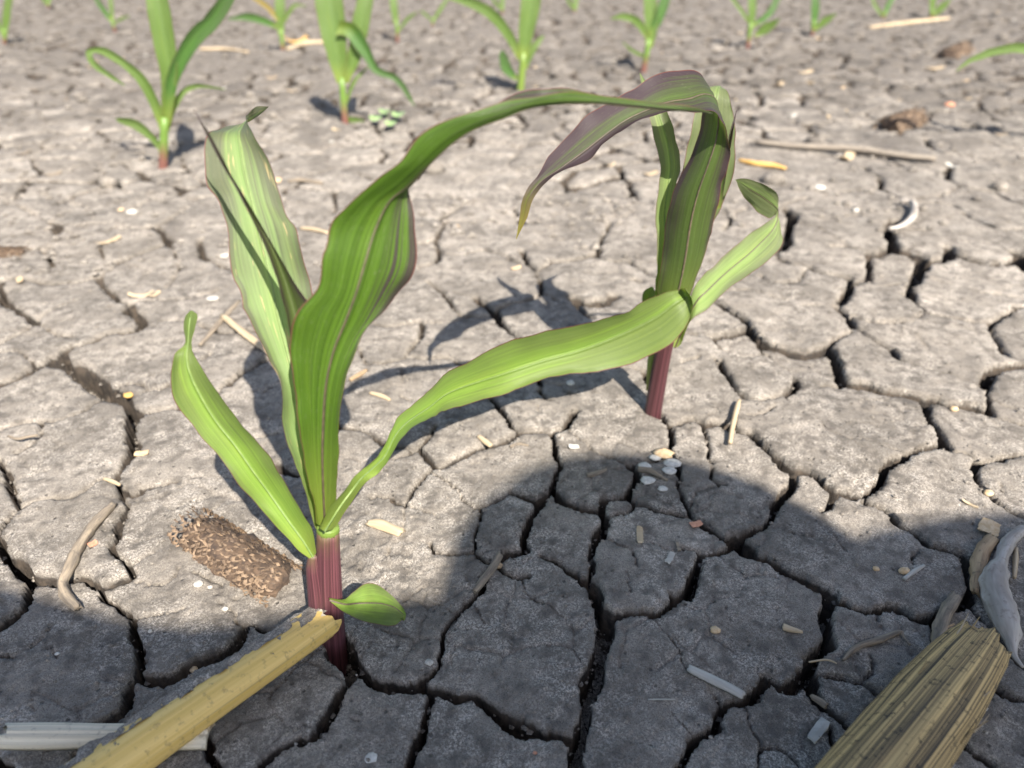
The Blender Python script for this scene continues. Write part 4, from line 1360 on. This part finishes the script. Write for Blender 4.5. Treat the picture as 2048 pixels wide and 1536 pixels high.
# ---- the pale split stalk under it
def split_build():
    a = gnd(8, 1470, .006); b2 = gnd(420, 1470, .006)
    e = empty('split_stalk', (float((a[0] + b2[0]) / 2), float(a[1]), 0))
    tag(e, 'pale flat split corn stalk lying level under the thick yellow stalk', 'corn stalk')
    n, ns = 30, 14; V = []; UV = []; F = []; rr = random.Random(4)
    W = .0046; jl = [rr.uniform(-.002, .003) for k in range(2 * ns + 2)]
    for i in range(n + 1):
        t = i / n
        for k in range(2 * ns + 2):
            if k <= ns: x = k / ns * 2 - 1; z = .0030 * (1 - x * x) + .0014 + .0004 * math.cos(x * 14)
            else: x = 1 - (k - ns - 1) / ns * 2; z = .0030 * (1 - x * x) - .0002
            p = a + (b2 - a) * t
            V.append((p[0] + (jl[k] if i == 0 else 0), p[1] + x * W * (1 + .05 * math.sin(t * 9)), .0045 + z)); UV.append((x * .5 + .5, t * .1))
    m_ = 2 * ns + 2
    for i in range(n):
        for k in range(m_): F.append((i * m_ + k, (i + 1) * m_ + k, (i + 1) * m_ + (k + 1) % m_, i * m_ + (k + 1) % m_))
    F.append(tuple(range(m_)))
    obj('rind', V, F, M['split'], e, uv=UV)
    pts = [gnd(x, y, .004) for x, y in ((120, 1492), (150, 1490), (172, 1487), (186, 1494))]
    V, F, UV = tube(crom(np.array(pts), 4), [.0005] * 13, 6); obj('loose_fibre', V, F, M['straw'], e, uv=UV)
split_build()
# ---- rotten fibrous stalk stub on the right
def stub_build():
    a = gnd(1960, 1292, .013); b2 = gnd(1735, 1580, .016); a[2] = .015; b2[2] = .017
    b2 = a + (b2 - a) * 1.35
    e = empty('stalk_stub', (float(a[0]), float(a[1]), 0))
    tag(e, 'thick rotten fibrous corn stalk stub, streaked black and tan, beside bleached white root', 'corn stalk')
    n, ns = 60, 72; V = []; UV = []; F = []; rr = random.Random(12)
    ax = (b2 - a); L = np.linalg.norm(ax); ax = ax / L
    side = np.cross(ax, [0, 0, 1]); side /= np.linalg.norm(side); up = np.cross(side, ax)
    jag = [.0030 * math.sin(k * .4) + .0010 * math.sin(k * 1.7 + 1) + rr.uniform(-.0006, .0006) for k in range(ns)]
    off = [rr.uniform(-.018, .018) for k in range(ns)]
    for i in range(n + 1):
        t = i / n; s = t * L
        r0 = np.interp(s, [0, .006, .02, .045, .09], [.0085, .0098, .0112, .0128, .0135])
        for k in range(ns + 1):
            an = 2 * math.pi * k / ns
            r = r0 * (1 + off[k % ns] + .03 * math.sin(an * 3 + s * 40) + .02 * float(vnoise(np.array(an * 6), np.array(s * 60), 5)))
            p = a + ax * s + side * math.cos(an) * r * 1.1 + up * math.sin(an) * r * .85
            if i == 0: p = p - ax * jag[k % ns]
            V.append(p); UV.append((k / ns, s))
    for i in range(n):
        for k in range(ns):
            q = i * (ns + 1) + k; F.append((q, q + 1, q + ns + 2, q + ns + 1)[::-1])
    c = len(V); V.append(a + ax * .004); UV.append((.5, 0))
    for k in range(ns): F.append((c, k, k + 1))
    obj('rind', V, F, M['rotten'], e, uv=UV)
    for k in range(7):                                             # frayed fibres
        an = rr.uniform(-.3, math.pi + .3); s0 = rr.uniform(.0, .06)
        r0 = np.interp(s0, [0, .006, .02, .045, .09], [.0085, .0098, .0112, .0128, .0135])
        d = side * math.cos(an) * 1.1 + up * math.sin(an) * .85
        p0 = a + ax * s0 + d * r0 * .97
        ln = rr.uniform(.006, .016); sg = -1 if s0 < .012 else rr.choice((-1, 1))
        pts = [p0, p0 + ax * sg * ln * .5 + d * ln * .05, p0 + ax * sg * ln + d * ln * rr.uniform(.02, .22)]
        V, F, UV = tube(crom(np.array(pts), 3), list(np.linspace(.00045, .00012, 7)), 5)
        obj('fibre', V, F, M['straw'] if k % 3 == 0 else M['rotten'], e, uv=UV)
stub_build()

# ---- corn cob pieces
def cob(c0, c1, rpx, label, seed, chaff=True, sink=.55):
    p0, p1_ = gnd(*c0), gnd(*c1)
    r = rpx / pxm((p0 + p1_) / 2)
    z = gtop(*((p0 + p1_) / 2)[:2], .004) + r * (.5 - sink)
    p0[2] = z; p1_[2] = z - r * .1
    e = empty('corn_cob', (float((p0[0] + p1_[0]) / 2), float((p0[1] + p1_[1]) / 2), 0.0))
    tag(e, label, 'corn cob', 'weathered cob pieces on the soil')
    n = 12; pts = [p0 + (p1_ - p0) * i / n for i in range(n + 1)]
    V, F, UV = tube(pts, [r * k for k in np.interp(np.linspace(0, 1, n + 1), [0, .06, .5, .94, 1], [.60, .88, 1, .85, .55])], 26, lump_=.28, seed=seed, jag=.002)
    obj('core', V, F, M['cob'], e, uv=UV)
    rr = random.Random(seed)
    ax = p1_ - p0; L = np.linalg.norm(ax); ax = ax / L
    side = np.cross(ax, [0, 0, 1]); side /= np.linalg.norm(side); up = np.cross(side, ax)
    V = []; F = []
    rows, per = 15, int(L / (r * .17))
    for j in range(rows):
        for i in range(per):
            an = -.25 + (math.pi + .5) * (j + rr.uniform(-.3, .3)) / (rows - 1); s = L * (1.12 * (i + .5 + rr.uniform(-.6, .6)) / per - .06)
            d = side * math.cos(an) + up * math.sin(an); tg = np.cross(ax, d)
            a2 = rr.uniform(-1.2, 1.2); dx = ax * math.cos(a2) + tg * math.sin(a2); dy = -ax * math.sin(a2) + tg * math.cos(a2)
            l = r * rr.uniform(.18, .48); w = r * rr.uniform(.025, .075); q = p0 + ax * s + d * r * .97
            b0 = len(V); hh = r * rr.uniform(.06, .16)
            for k in range(4):
                t = k / 3; x = (t - .5) * l; z = hh * math.sin(math.pi * t) + hh * .6 * t * rr.random()
                y = .25 * l * math.sin(t * 3.1 + a2)
                for sg in (-1, 1): V.append(q + dx * x + dy * (y + sg * w) + d * (z + (hh * .35 if sg > 0 else 0)))
            for k in range(3): F.append((b0 + 2 * k, b0 + 2 * k + 2, b0 + 2 * k + 3, b0 + 2 * k + 1))
    o = obj('chaff', V, F, M['chaff'], e); o['kind'] = 'stuff'
    return e
cob((385, 1052), (560, 1160), 45, 'brown corn cob piece with curled chaff, half buried beside the purple stem', 3, sink=.5)
cob((1775, 262), (1835, 240), 24, 'dark brown corn cob piece lying behind the long pale stick', 4)
cob((1893, 118), (1925, 102), 20, 'dark brown cob stub beside the drooping tip of a corn leaf', 5)
cob((-30, 512), (50, 512), 15, 'pinkish weathered cob piece lying beside a narrow crack, partly out of view', 6)

# ---- roots, twigs, straws that stand out
twig('root', [(228, 1008, 6), (205, 1030, 9), (176, 1064, 10), (152, 1102, 11), (134, 1142, 11), (126, 1172, 10), (136, 1196, 10), (157, 1216, 8)], M['root'],
     'grey curved dry root bent like a sickle on cracked soil', 'root', lift=.001, jag=.0012, ns=14, lumps=.22, groove=.05, ng=5)
twig('root', [(2046, 1058, 9), (2020, 1080, 12), (2006, 1105, 12), (1999, 1128, 13), (1990, 1150, 23), (1987, 1176, 25), (1997, 1205, 25), (2010, 1235, 25), (2020, 1262, 21), (2022, 1284, 12), (2028, 1310, 6), (2046, 1335, 3)],
     M['bleached'], 'thick bleached white root with a knobbly bend behind the rotten stalk', 'root', lift=.001, ns=18, lumps=.14)
twig('stick', [(1985, 1078, 11), (1968, 1096, 13), (1958, 1122, 14), (1955, 1150, 13), (1951, 1185, 9)], M['brownwood'],
     'short brown stick with flaking bark beside the bleached root', 'stick', jag=.002, ns=14, lumps=.2)
flake('bark_flake', (1972, 1068), (42, 34), .9, M['tan'], 'square tan bark flake on the end of the brown stick', 'bark', seed=3, thick=.0012)
twig('root', [(1912, 1194, 10), (1897, 1216, 12), (1884, 1244, 12), (1875, 1278, 11), (1869, 1325, 9)], M['root'],
     'split grey brown root sticking up between crack and rotten stalk', 'root', lift=.001, jag=.0015, ns=14, lumps=.25, groove=.1, ng=3)
twig('root', [(1908, 1248, 2), (1893, 1256, 2.2), (1887, 1280, 2.4), (1885, 1310, 2)], M['brownwood'], 'thin reddish root fibre hooked beside the split grey root', 'root', lift=.003)
twig('root', [(1686, 1320, 3), (1702, 1303, 5), (1722, 1290, 6), (1760, 1278, 6), (1798, 1265, 5), (1806, 1272, 3), (1820, 1290, 2)], M['root'],
     'thin bent rootlet lying on the small plate between two cracks', 'root', lift=.0005, lumps=.2)
twig('straw', [(1377, 1336, 8), (1420, 1357, 10), (1455, 1374, 10), (1487, 1391, 9)], M['white'], 'bleached hollow straw bridging the end of a crack', 'straw', jag=.0006, ns=14, flat=.7, lumps=.05)
flake('straw_chip', (1641, 1451), (62, 20), .72, M['white'], 'white rectangular straw chip on soil beside a fork of hairline cracks', 'straw', seed=4, thick=.0008, tilt=.02)
flake('straw_chip', (1955, 1421), (50, 20), .5, M['white'], 'white rectangular straw chip below the rotten stalk', 'straw', seed=5, thick=.0008, tilt=.02)
twig('straw', [(1566, 1253, 8), (1582, 1258, 7), (1605, 1264, 3)], M['straw'], 'short tan straw end pointing at a wide crack', 'straw', jag=.0004, flat=.7)
pebble('clod', (1431, 1259), 9, M['tan'], 'small tan crumb alone on a large dark plate', 'crumb', seed=6)
twig('straw', [(1296, 1399, 1.4), (1320, 1398, 1.6), (1351, 1399, 1.3)], M['white'], 'hair thin white fibre on a dark soil plate', 'straw', lift=.0004)
twig('straw', [(1618, 1324, 1.8), (1645, 1320, 2), (1660, 1321, 2), (1674, 1327, 1.2)], M['straw'], 'thin straw fibre bridging the wide crack', 'straw', lift=.001)
twig('root', [(1622, 1392, 5), (1640, 1402, 7), (1652, 1412, 7)], M['root'], 'stubby root piece at the edge of the wide crack', 'root', jag=.0006)
twig('straw', [(1808, 1158, 4), (1828, 1143, 4.5), (1848, 1131, 3)], M['white'], 'short white twig beside an orange crumb', 'straw')
pebble('clod', (1807, 1146), 10, M['tan'], 'pale orange crumb beside a short white twig', 'crumb', seed=8)
pebble('clod', (1751, 1139), 6, M['tan'], 'small tan crumb in the middle of a dark plate', 'crumb', seed=9)
flake('straw_chip', (1279, 1077), (44, 13), 1.45, M['straw'], 'upright looking tan straw chip on dark soil plate', 'straw', seed=10)
flake('straw_chip', (1339, 1122), (30, 12), 1.0, M['white'], 'pale ragged chip lying beside a thin crack', 'straw', seed=11)
flake('straw_chip', (1356, 1098), (22, 7), 1.6, M['root'], 'narrow grey chip at the end of a hairline crack', 'straw', seed=12)
flake('bark_flake', (1391, 1053), (24, 14), .3, M['red'], 'small reddish flake at the edge of a wide crack', 'bark', seed=13)
twig('twig', [(1276, 938, 6), (1297, 941, 6), (1318, 949, 5.5), (1336, 961, 3)], M['root'], 'small grey split twig beside white residue', 'twig', lumps=.2)
twig('twig', [(1174, 950, 4), (1190, 947, 5), (1213, 939, 3)], M['root'], 'tiny brown splinter on the plate beside a deep crack', 'twig', lumps=.2)
for i, (x, y, r) in enumerate(((1327, 908, 18), (1344, 926, 15), (1338, 942, 12), (1290, 932, 12), (1296, 963, 13), (1325, 978, 9), (1310, 915, 10))):
    pebble('lime_crumb', (x, y), r, M['lime'] if i else M['tan'], 'white limy residue crumb beside the grey split twig', 'residue', 'white residue crumbs', seed=20 + i, flat=.28)
flake('straw_chip', (1148, 894), (20, 11), .0, M['lime'], 'small white chip on lit soil beside a thin crack', 'chip', seed=14)
e = empty('stick', tuple(gnd(975, 1148)))
tag(e, 'brown knotted stick wedged in a crack between dark plates', 'stick')
twig('shaft', [(1000, 1110, 7), (985, 1135, 8), (968, 1158, 8), (949, 1183, 6)], M['root'], '', '', lift=.0, lumps=.15, jag=.0008, parent=e)
pebble('knot', (993, 1128), 10, M['brownwood'], '', '', parent=e, seed=31)
twig('straw', [(735, 1046, 7), (757, 1049, 12), (780, 1056, 12), (803, 1066, 11)], M['straw'], 'thick pale straw piece with slanted end behind the purple stem', 'straw', ns=14, flat=.6, jag=.0015)
twig('straw', [(957, 872, 5), (970, 882, 6), (982, 892, 5)], M['straw'], 'short pale straw stuck in a crack of the lit soil', 'straw', flat=.7)
twig('twig', [(1020, 893, 2.5), (1036, 888, 3), (1057, 891, 2)], M['root'], 'tiny dark twig on lit soil beside a stuck straw', 'twig')
twig('straw', [(445, 631, 6), (480, 660, 7), (512, 684, 7), (545, 708, 6)], M['straw'], 'tan straw slanting into the shadow behind the upright leaves', 'straw', lift=.002, flat=.8)
twig('twig', [(400, 690, 4), (425, 660, 6), (450, 632, 6), (480, 600, 4)], M['root'], 'frayed grey husk strip behind the curled leaf tip', 'twig', flat=.5)
twig('twig', [(700, 760, 4), (720, 748, 5), (733, 740, 3)], M['brownwood'], 'small brown splinter behind the big arching leaf', 'twig')
twig('straw', [(740, 785, 4), (765, 792, 5), (780, 800, 3)], M['straw'], 'pale straw bit behind the long low leaf', 'straw', flat=.7)
flake('straw_chip', (285, 596), (46, 11), .25, M['straw'], 'pale curved straw chip beside a second upright chip', 'straw', seed=15, tilt=.3)
flake('straw_chip', (312, 594), (26, 10), 1.3, M['straw'], 'pale upright straw chip leaning on a curved one', 'straw', seed=16)
flake('straw_chip', (42, 568), (26, 11), -1.0, M['straw'], 'pale husk chip lying across a crack near the pinkish cob', 'straw', seed=17, tilt=.3)
flake('straw_chip', (222, 492), (46, 12), 1.0, M['straw'], 'pale pointed husk chip on soil', 'straw', seed=18)
pebble('pebble', (268, 436), 11, M['pebble'], 'white pebble beside an orange crumb on cracked soil', 'pebble', seed=19)
pebble('clod', (245, 427), 6, M['tan'], 'orange crumb beside the white pebble', 'crumb', seed=41)
pebble('pebble', (452, 523), 9, M['pebble'], 'white pebble beside the worn upright leaf', 'pebble', seed=42)
pebble('pebble', (428, 604), 12, M['pebble'], 'flat whitish pebble pressed in the soil beside the tan straw', 'pebble', seed=43, flat=.25)
pebble('kernel', (256, 789), 9, M['orange'], 'orange corn kernel at the edge of a wide crack', 'kernel', seed=44, flat=.5)
flake('bark_flake', (286, 912), (24, 14), .2, M['tan'], 'pale orange flake lying beside a vertical crack', 'bark', seed=45)
flake('bark_flake', (188, 1092), (16, 14), .8, M['red'], 'small reddish flake beside the sickle shaped root', 'bark', seed=46)
twig('twig', [(17, 872, 2.5), (35, 878, 3), (55, 874, 3), (76, 870, 2)], M['root'], 'thin wavy twig lying over a short crack', 'twig', lift=.003)
twig('twig', [(208, 957, 3), (225, 963, 4), (240, 970, 3)], M['straw'], 'short straw splinter across a crack junction', 'twig', lift=.001)
pebble('pebble', (394, 1160), 9, M['pebble'], 'white pebble below the brown cob piece', 'pebble', seed=47)
pebble('pebble', (416, 1162), 5, M['pebble'], 'tiny white pebble beside a larger one below the cob', 'pebble', seed=48)
pebble('pebble', (446, 1204), 6, M['pebble'], 'pale pink pebble on lit soil beside the stem', 'pebble', seed=49)
pebble('pebble', (378, 1314), 7, M['tan'], 'round tan pebble inside a deep crack beside the yellow stalk', 'pebble', seed=50, flat=1.0)
pebble('pebble', (295, 1251), 4, M['lime'], 'tiny white speck stone on a shaded plate', 'pebble', seed=51)
pebble('pebble', (111, 1302), 4, M['lime'], 'tiny white speck stone on the large shaded plate', 'pebble', seed=52)
pebble('pebble', (742, 1512), 12, M['lime'], 'flat whitish stain like crumb on the lowest dark plate', 'pebble', seed=53, flat=.12)
pebble('pebble', (1070, 1505), 4, M['red'], 'tiny pink stone on a dark plate', 'pebble', seed=54)
pebble('pebble', (858, 1319), 8, M['pebble'], 'small pale stone near the edge of a dark plate', 'pebble', seed=55, flat=.35)
pebble('pebble', (1141, 769), 8, M['lime'], 'small white oval pebble under the long low leaf', 'pebble', seed=56)
pebble('clod', (1972, 996), 9, M['tan'], 'orange crumb beside a diagonal crack in lit soil', 'crumb', seed=57)
pebble('clod', (1905, 824), 8, M['tan'], 'pale yellow crumb at a crack edge in lit soil', 'crumb', seed=58)
flake('straw_chip', (1934, 1018), (30, 6), -.9, M['straw'], 'thin pale blade fragment at the shadow edge', 'straw', seed=59)
twig('twig', [(1460, 886, 4), (1466, 850, 5), (1474, 815, 5), (1479, 800, 3)], M['straw'], 'pale twig bridging a crack behind the maroon stem', 'twig', lift=.002)
twig('straw', [(2033, 1095, 3), (2031, 1125, 5), (2029, 1155, 3)], M['straw'], 'thin straw standing beside the bleached root', 'straw')
# farther away
twig('stick', [(1510, 283, 5), (1590, 290, 6), (1700, 300, 7), (1800, 309, 7), (1872, 318, 5)], M['stickgrey'], 'long straight pale stick lying across the lit soil', 'stick', lift=.004, lumps=.08)
twig('straw', [(1478, 320, 3), (1510, 326, 5), (1545, 331, 5), (1572, 337, 3)], M['orange'], 'orange straw behind the second corn plant', 'straw', lift=.002)
flake('straw_chip', (1692, 322), (48, 18), .9, M['straw'], 'pale spatula shaped husk chip under the long stick', 'straw', seed=60, tilt=.3)
twig('root', [(1800, 402, 4), (1824, 404, 6), (1829, 420, 7), (1820, 440, 7), (1800, 453, 5), (1778, 458, 4)], M['bleached'], 'pale hooked root curled over a crack', 'root', lift=.004)
pebble('pebble', (1636, 389), 10, M['lime'], 'white pebble on lit soil beside a shallow crack', 'pebble', seed=61)
pebble('pebble', (1708, 433), 7, M['pebble'], 'small whitish pebble beside the hooked root', 'pebble', seed=62)
pebble('pebble', (1897, 214), 9, M['red'], 'brick red pebble on distant soil', 'pebble', seed=63)
flake('straw_chip', (1918, 159), (34, 14), -.2, M['tan'], 'tan husk chip beneath the drooping leaf tip', 'straw', seed=64)
flake('straw_chip', (1868, 138), (36, 14), .1, M['straw'], 'pale husk chip beside the dark cob stub', 'straw', seed=65)
flake('straw_chip', (1608, 147), (42, 14), .5, M['straw'], 'pale husk chip in the middle of the bare distant soil', 'straw', seed=66)
flake('straw_chip', (1560, 170), (30, 12), .9, M['straw'], 'slanted husk chip beside another on bare distant soil', 'straw', seed=67)
twig('straw', [(575, 98, 4), (610, 88, 9), (650, 85, 7)], M['straw'], 'pale straw with orange end beside a distant corn plant', 'straw', flat=.6)
flake('straw_chip', (592, 88), (44, 18), .4, M['orange'], 'orange curled leaf scrap at the foot of a distant corn plant', 'leaf scrap', seed=68, tilt=.4)
twig('straw', [(400, 98, 2.5), (450, 100, 3), (497, 104, 2)], M['straw'], 'thin pale straw lying level beside a distant corn plant', 'straw')
twig('straw', [(1740, 55, 3), (1800, 47, 4), (1850, 42, 4), (1898, 37, 3)], M['straw'], 'long thin pale straw under the farthest plants', 'straw')
twig('straw', [(575, 362, 4), (605, 360, 6), (645, 366, 4)], M['root'], 'brown straw behind the tip of the worn leaf', 'straw', flat=.7)
twig('straw', [(602, 456, 4), (630, 459, 5), (658, 466, 4)], M['straw'], 'pale straw beside the edge of the arching leaf', 'straw', flat=.7)
pebble('clod', (912, 466), 8, M['tan'], 'orange crumb beside a short deep crack', 'crumb', seed=69)
flake('straw_chip', (1032, 545), (22, 9), .6, M['tan'], 'pinkish husk chip beside a crack fork', 'straw', seed=70)
# scatter of straw bits and pebbles over the distant soil
rng = random.Random(77)
for i in range(64):
    py = 20 + 360 * rng.random() ** 1.3; px = rng.uniform(-10, 2060)
    l = rng.uniform(10, 30) * (py + 150) / 420
    flake('straw_bit', (px, py), (l, l * rng.uniform(.2, .5)), rng.uniform(-1.5, 1.5), M[rng.choice(('straw', 'straw', 'tan', 'white', 'root'))],
          'small pale straw bit scattered on the distant soil', 'straw bit', 'straw bits scattered on distant soil', seed=100 + i, tilt=.25)
for i in range(30):
    py = 10 + 400 * rng.random(); px = rng.uniform(-10, 2060)
    pebble('soil_clod', (px, py), rng.uniform(8, 19) * (py + 150) / 420, M['soil'], 'rough grey soil clod standing out on the distant ground', 'clod', 'soil clods on distant ground', seed=200 + i, flat=.75)
# ------------------------------------------------------------------ the photographer, crouching behind the camera: the shade in front is this person's shadow
def person_build():
    J = {}; E = []
    def j(n, p, r, par=None):
        J[n] = (p, r)
        if par: E.append((par, n))
    j('pelvis', (.66, -1.02, .36), (.17, .14)); j('waist', (.58, -.86, .50), (.15, .12), 'pelvis'); j('chest', (.47, -.66, .64), (.17, .13), 'waist')
    j('nape', (.39, -.52, .71), (.085, .08), 'chest'); j('neck', (.375, -.47, .715), (.06, .06), 'nape')
    j('skull', (.362, -.435, .705), (.082, .09), 'neck'); j('crown', (.345, -.375, .715), (.075, .08), 'skull')
    # arms
    j('shl', (.255, -.465, .71), (.10, .10), 'chest'); j('ul', (.13, -.425, .63), (.08, .08), 'shl'); j('ell', (-.12, -.25, .52), (.066, .066), 'ul')
    j('fl', (-.02, -.33, .495), (.05, .05), 'ell'); j('wl', (.09, -.42, .46), (.028, .028), 'fl'); j('pl', (.14, -.46, .445), (.03, .024), 'wl')
    j('shr', (.49, -.435, .735), (.10, .10), 'chest'); j('ur', (.60, -.42, .715), (.085, .085), 'shr'); j('elr', (.50, -.24, .50), (.06, .06), 'ur')
    j('fr', (.56, -.34, .485), (.046, .046), 'elr'); j('wr', (.63, -.45, .475), (.028, .028), 'fr'); j('pr', (.665, -.50, .48), (.032, .024), 'wr')
    # legs
    j('hl', (.54, -1.03, .35), (.11, .11), 'pelvis'); j('kl', (.36, -.72, .44), (.075, .075), 'hl'); j('al', (.42, -.92, .09), (.045, .045), 'kl'); j('fl0', (.41, -.86, .045), (.045, .04), 'al'); j('tl', (.37, -.74, .035), (.04, .03), 'fl0')
    j('hr', (.79, -.97, .35), (.11, .11), 'pelvis'); j('kr', (.72, -.62, .46), (.075, .075), 'hr'); j('ar', (.80, -.84, .09), (.045, .045), 'kr'); j('fr0', (.79, -.78, .045), (.045, .04), 'ar'); j('tr', (.76, -.66, .035), (.04, .03), 'fr0')
    # fingers
    for sd, base, sx in (('l', (.14, -.46, .445), 1), ('r', (.665, -.50, .48), -1)):
        for k, (dz, ln) in enumerate(((.026, .9), (.010, 1.0), (-.007, .95), (-.022, .75))):
            b0 = np.array(base) + np.array([.012 * sx, -.012, dz * .8])
            a1 = b0 + np.array([.016 * sx, -.020 * ln, dz * .25]); a2 = a1 + np.array([.010 * sx, -.016 * ln, -.008]); a3 = a2 + np.array([.004 * sx, -.008, -.016])
            j(f'{sd}{k}a', tuple(a1), (.0095, .0095), 'p' + sd); j(f'{sd}{k}b', tuple(a2), (.0085, .0085), f'{sd}{k}a'); j(f'{sd}{k}c', tuple(a3), (.0075, .0075), f'{sd}{k}b')
        t0 = np.array(base) + np.array([-.004 * sx, -.016, .026]); t1 = t0 + np.array([.006 * sx, -.022, .010])
        j(f'{sd}ta', tuple(t0), (.011, .011), 'p' + sd); j(f'{sd}tb', tuple(t1), (.009, .009), f'{sd}ta')
    names = list(J); ix = {n: i for i, n in enumerate(names)}
    me = bpy.data.meshes.new('body')
    org = np.array([.6, -.85, 0.0])
    SH = np.array([.028, -.045, 0.0])                          # whole figure nudged
    for k_ in J: J[k_] = (tuple(np.array(J[k_][0]) + SH), J[k_][1])
    me.from_pydata([tuple(np.array(J[n][0]) - org) for n in names], [(ix[a], ix[b_]) for a, b_ in E], [])
    o = bpy.data.objects.new('person_raw', me); C.objects.link(o)
    sk = o.modifiers.new('skin', 'SKIN')
    for i, n in enumerate(names):
        me.skin_vertices[0].data[i].radius = J[n][1]
    me.skin_vertices[0].data[ix['pelvis']].use_root = True
    sb = o.modifiers.new('sub', 'SUBSURF'); sb.levels = 2; sb.render_levels = 2
    dg = bpy.context.evaluated_depsgraph_get()
    m2 = bpy.data.meshes.new_from_object(o.evaluated_get(dg))
    bpy.data.objects.remove(o)
    root = empty('person', tuple(org))
    tag(root, 'crouching person in dark jacket leaning over the cracked soil, hands before the knees', 'person')
    m2.name = 'body'
    bo = bpy.data.objects.new('body', m2); C.objects.link(bo); bo.parent = root
    m2.materials.clear()
    for k in ('jacket', 'skin', 'trousers'): m2.materials.append(M[k])
    hc = np.array([.355, -.41, .71]) + SH - org
    for p in m2.polygons:
        c = np.array(p.center); w = c + org
        p.use_smooth = True
        if np.linalg.norm(c - hc) < .12 or min(np.linalg.norm(w - SH - np.array(q)) for q in ((.15, -.475, .445), (.67, -.52, .475))) < .068: p.material_index = 1
        elif w[1] < -.60 and w[2] < .47 : p.material_index = 2
    # face and hair
    def ell(name, c, r, mat, nu=20, nv=12, cut=None):
        c = tuple(np.array(c) + SH + np.array([-.004, .004, 0]))
        V = []; F = []
        for i in range(nv + 1):
            th = math.pi * i / nv
            for k in range(nu):
                a = 2 * math.pi * k / nu
                V.append((c[0] + r[0] * math.sin(th) * math.cos(a), c[1] + r[1] * math.sin(th) * math.sin(a), c[2] + r[2] * math.cos(th)))
        for i in range(nv):
            for k in range(nu): F.append((i * nu + k, (i + 1) * nu + k, (i + 1) * nu + (k + 1) % nu, i * nu + (k + 1) % nu))
        return obj(name, V, F, mat, root)
    ell('hair', (.365, -.425, .735), (.108, .108, .090), M['hair'])
    ell('nose', (.325, -.315, .66), (.012, .02, .016), M['skin'], 10, 6)
    for s in (-1, 1):
        ell('ear', (.365 + s * .09, -.43, .69), (.01, .02, .03), M['skin'], 10, 6)
        ell('eye', (.335 + s * .03, -.318, .685), (.012, .008, .010), M['lime'], 10, 6)
    ell('mouth', (.333, -.325, .63), (.022, .008, .006), M['red'], 10, 6)
person_build()
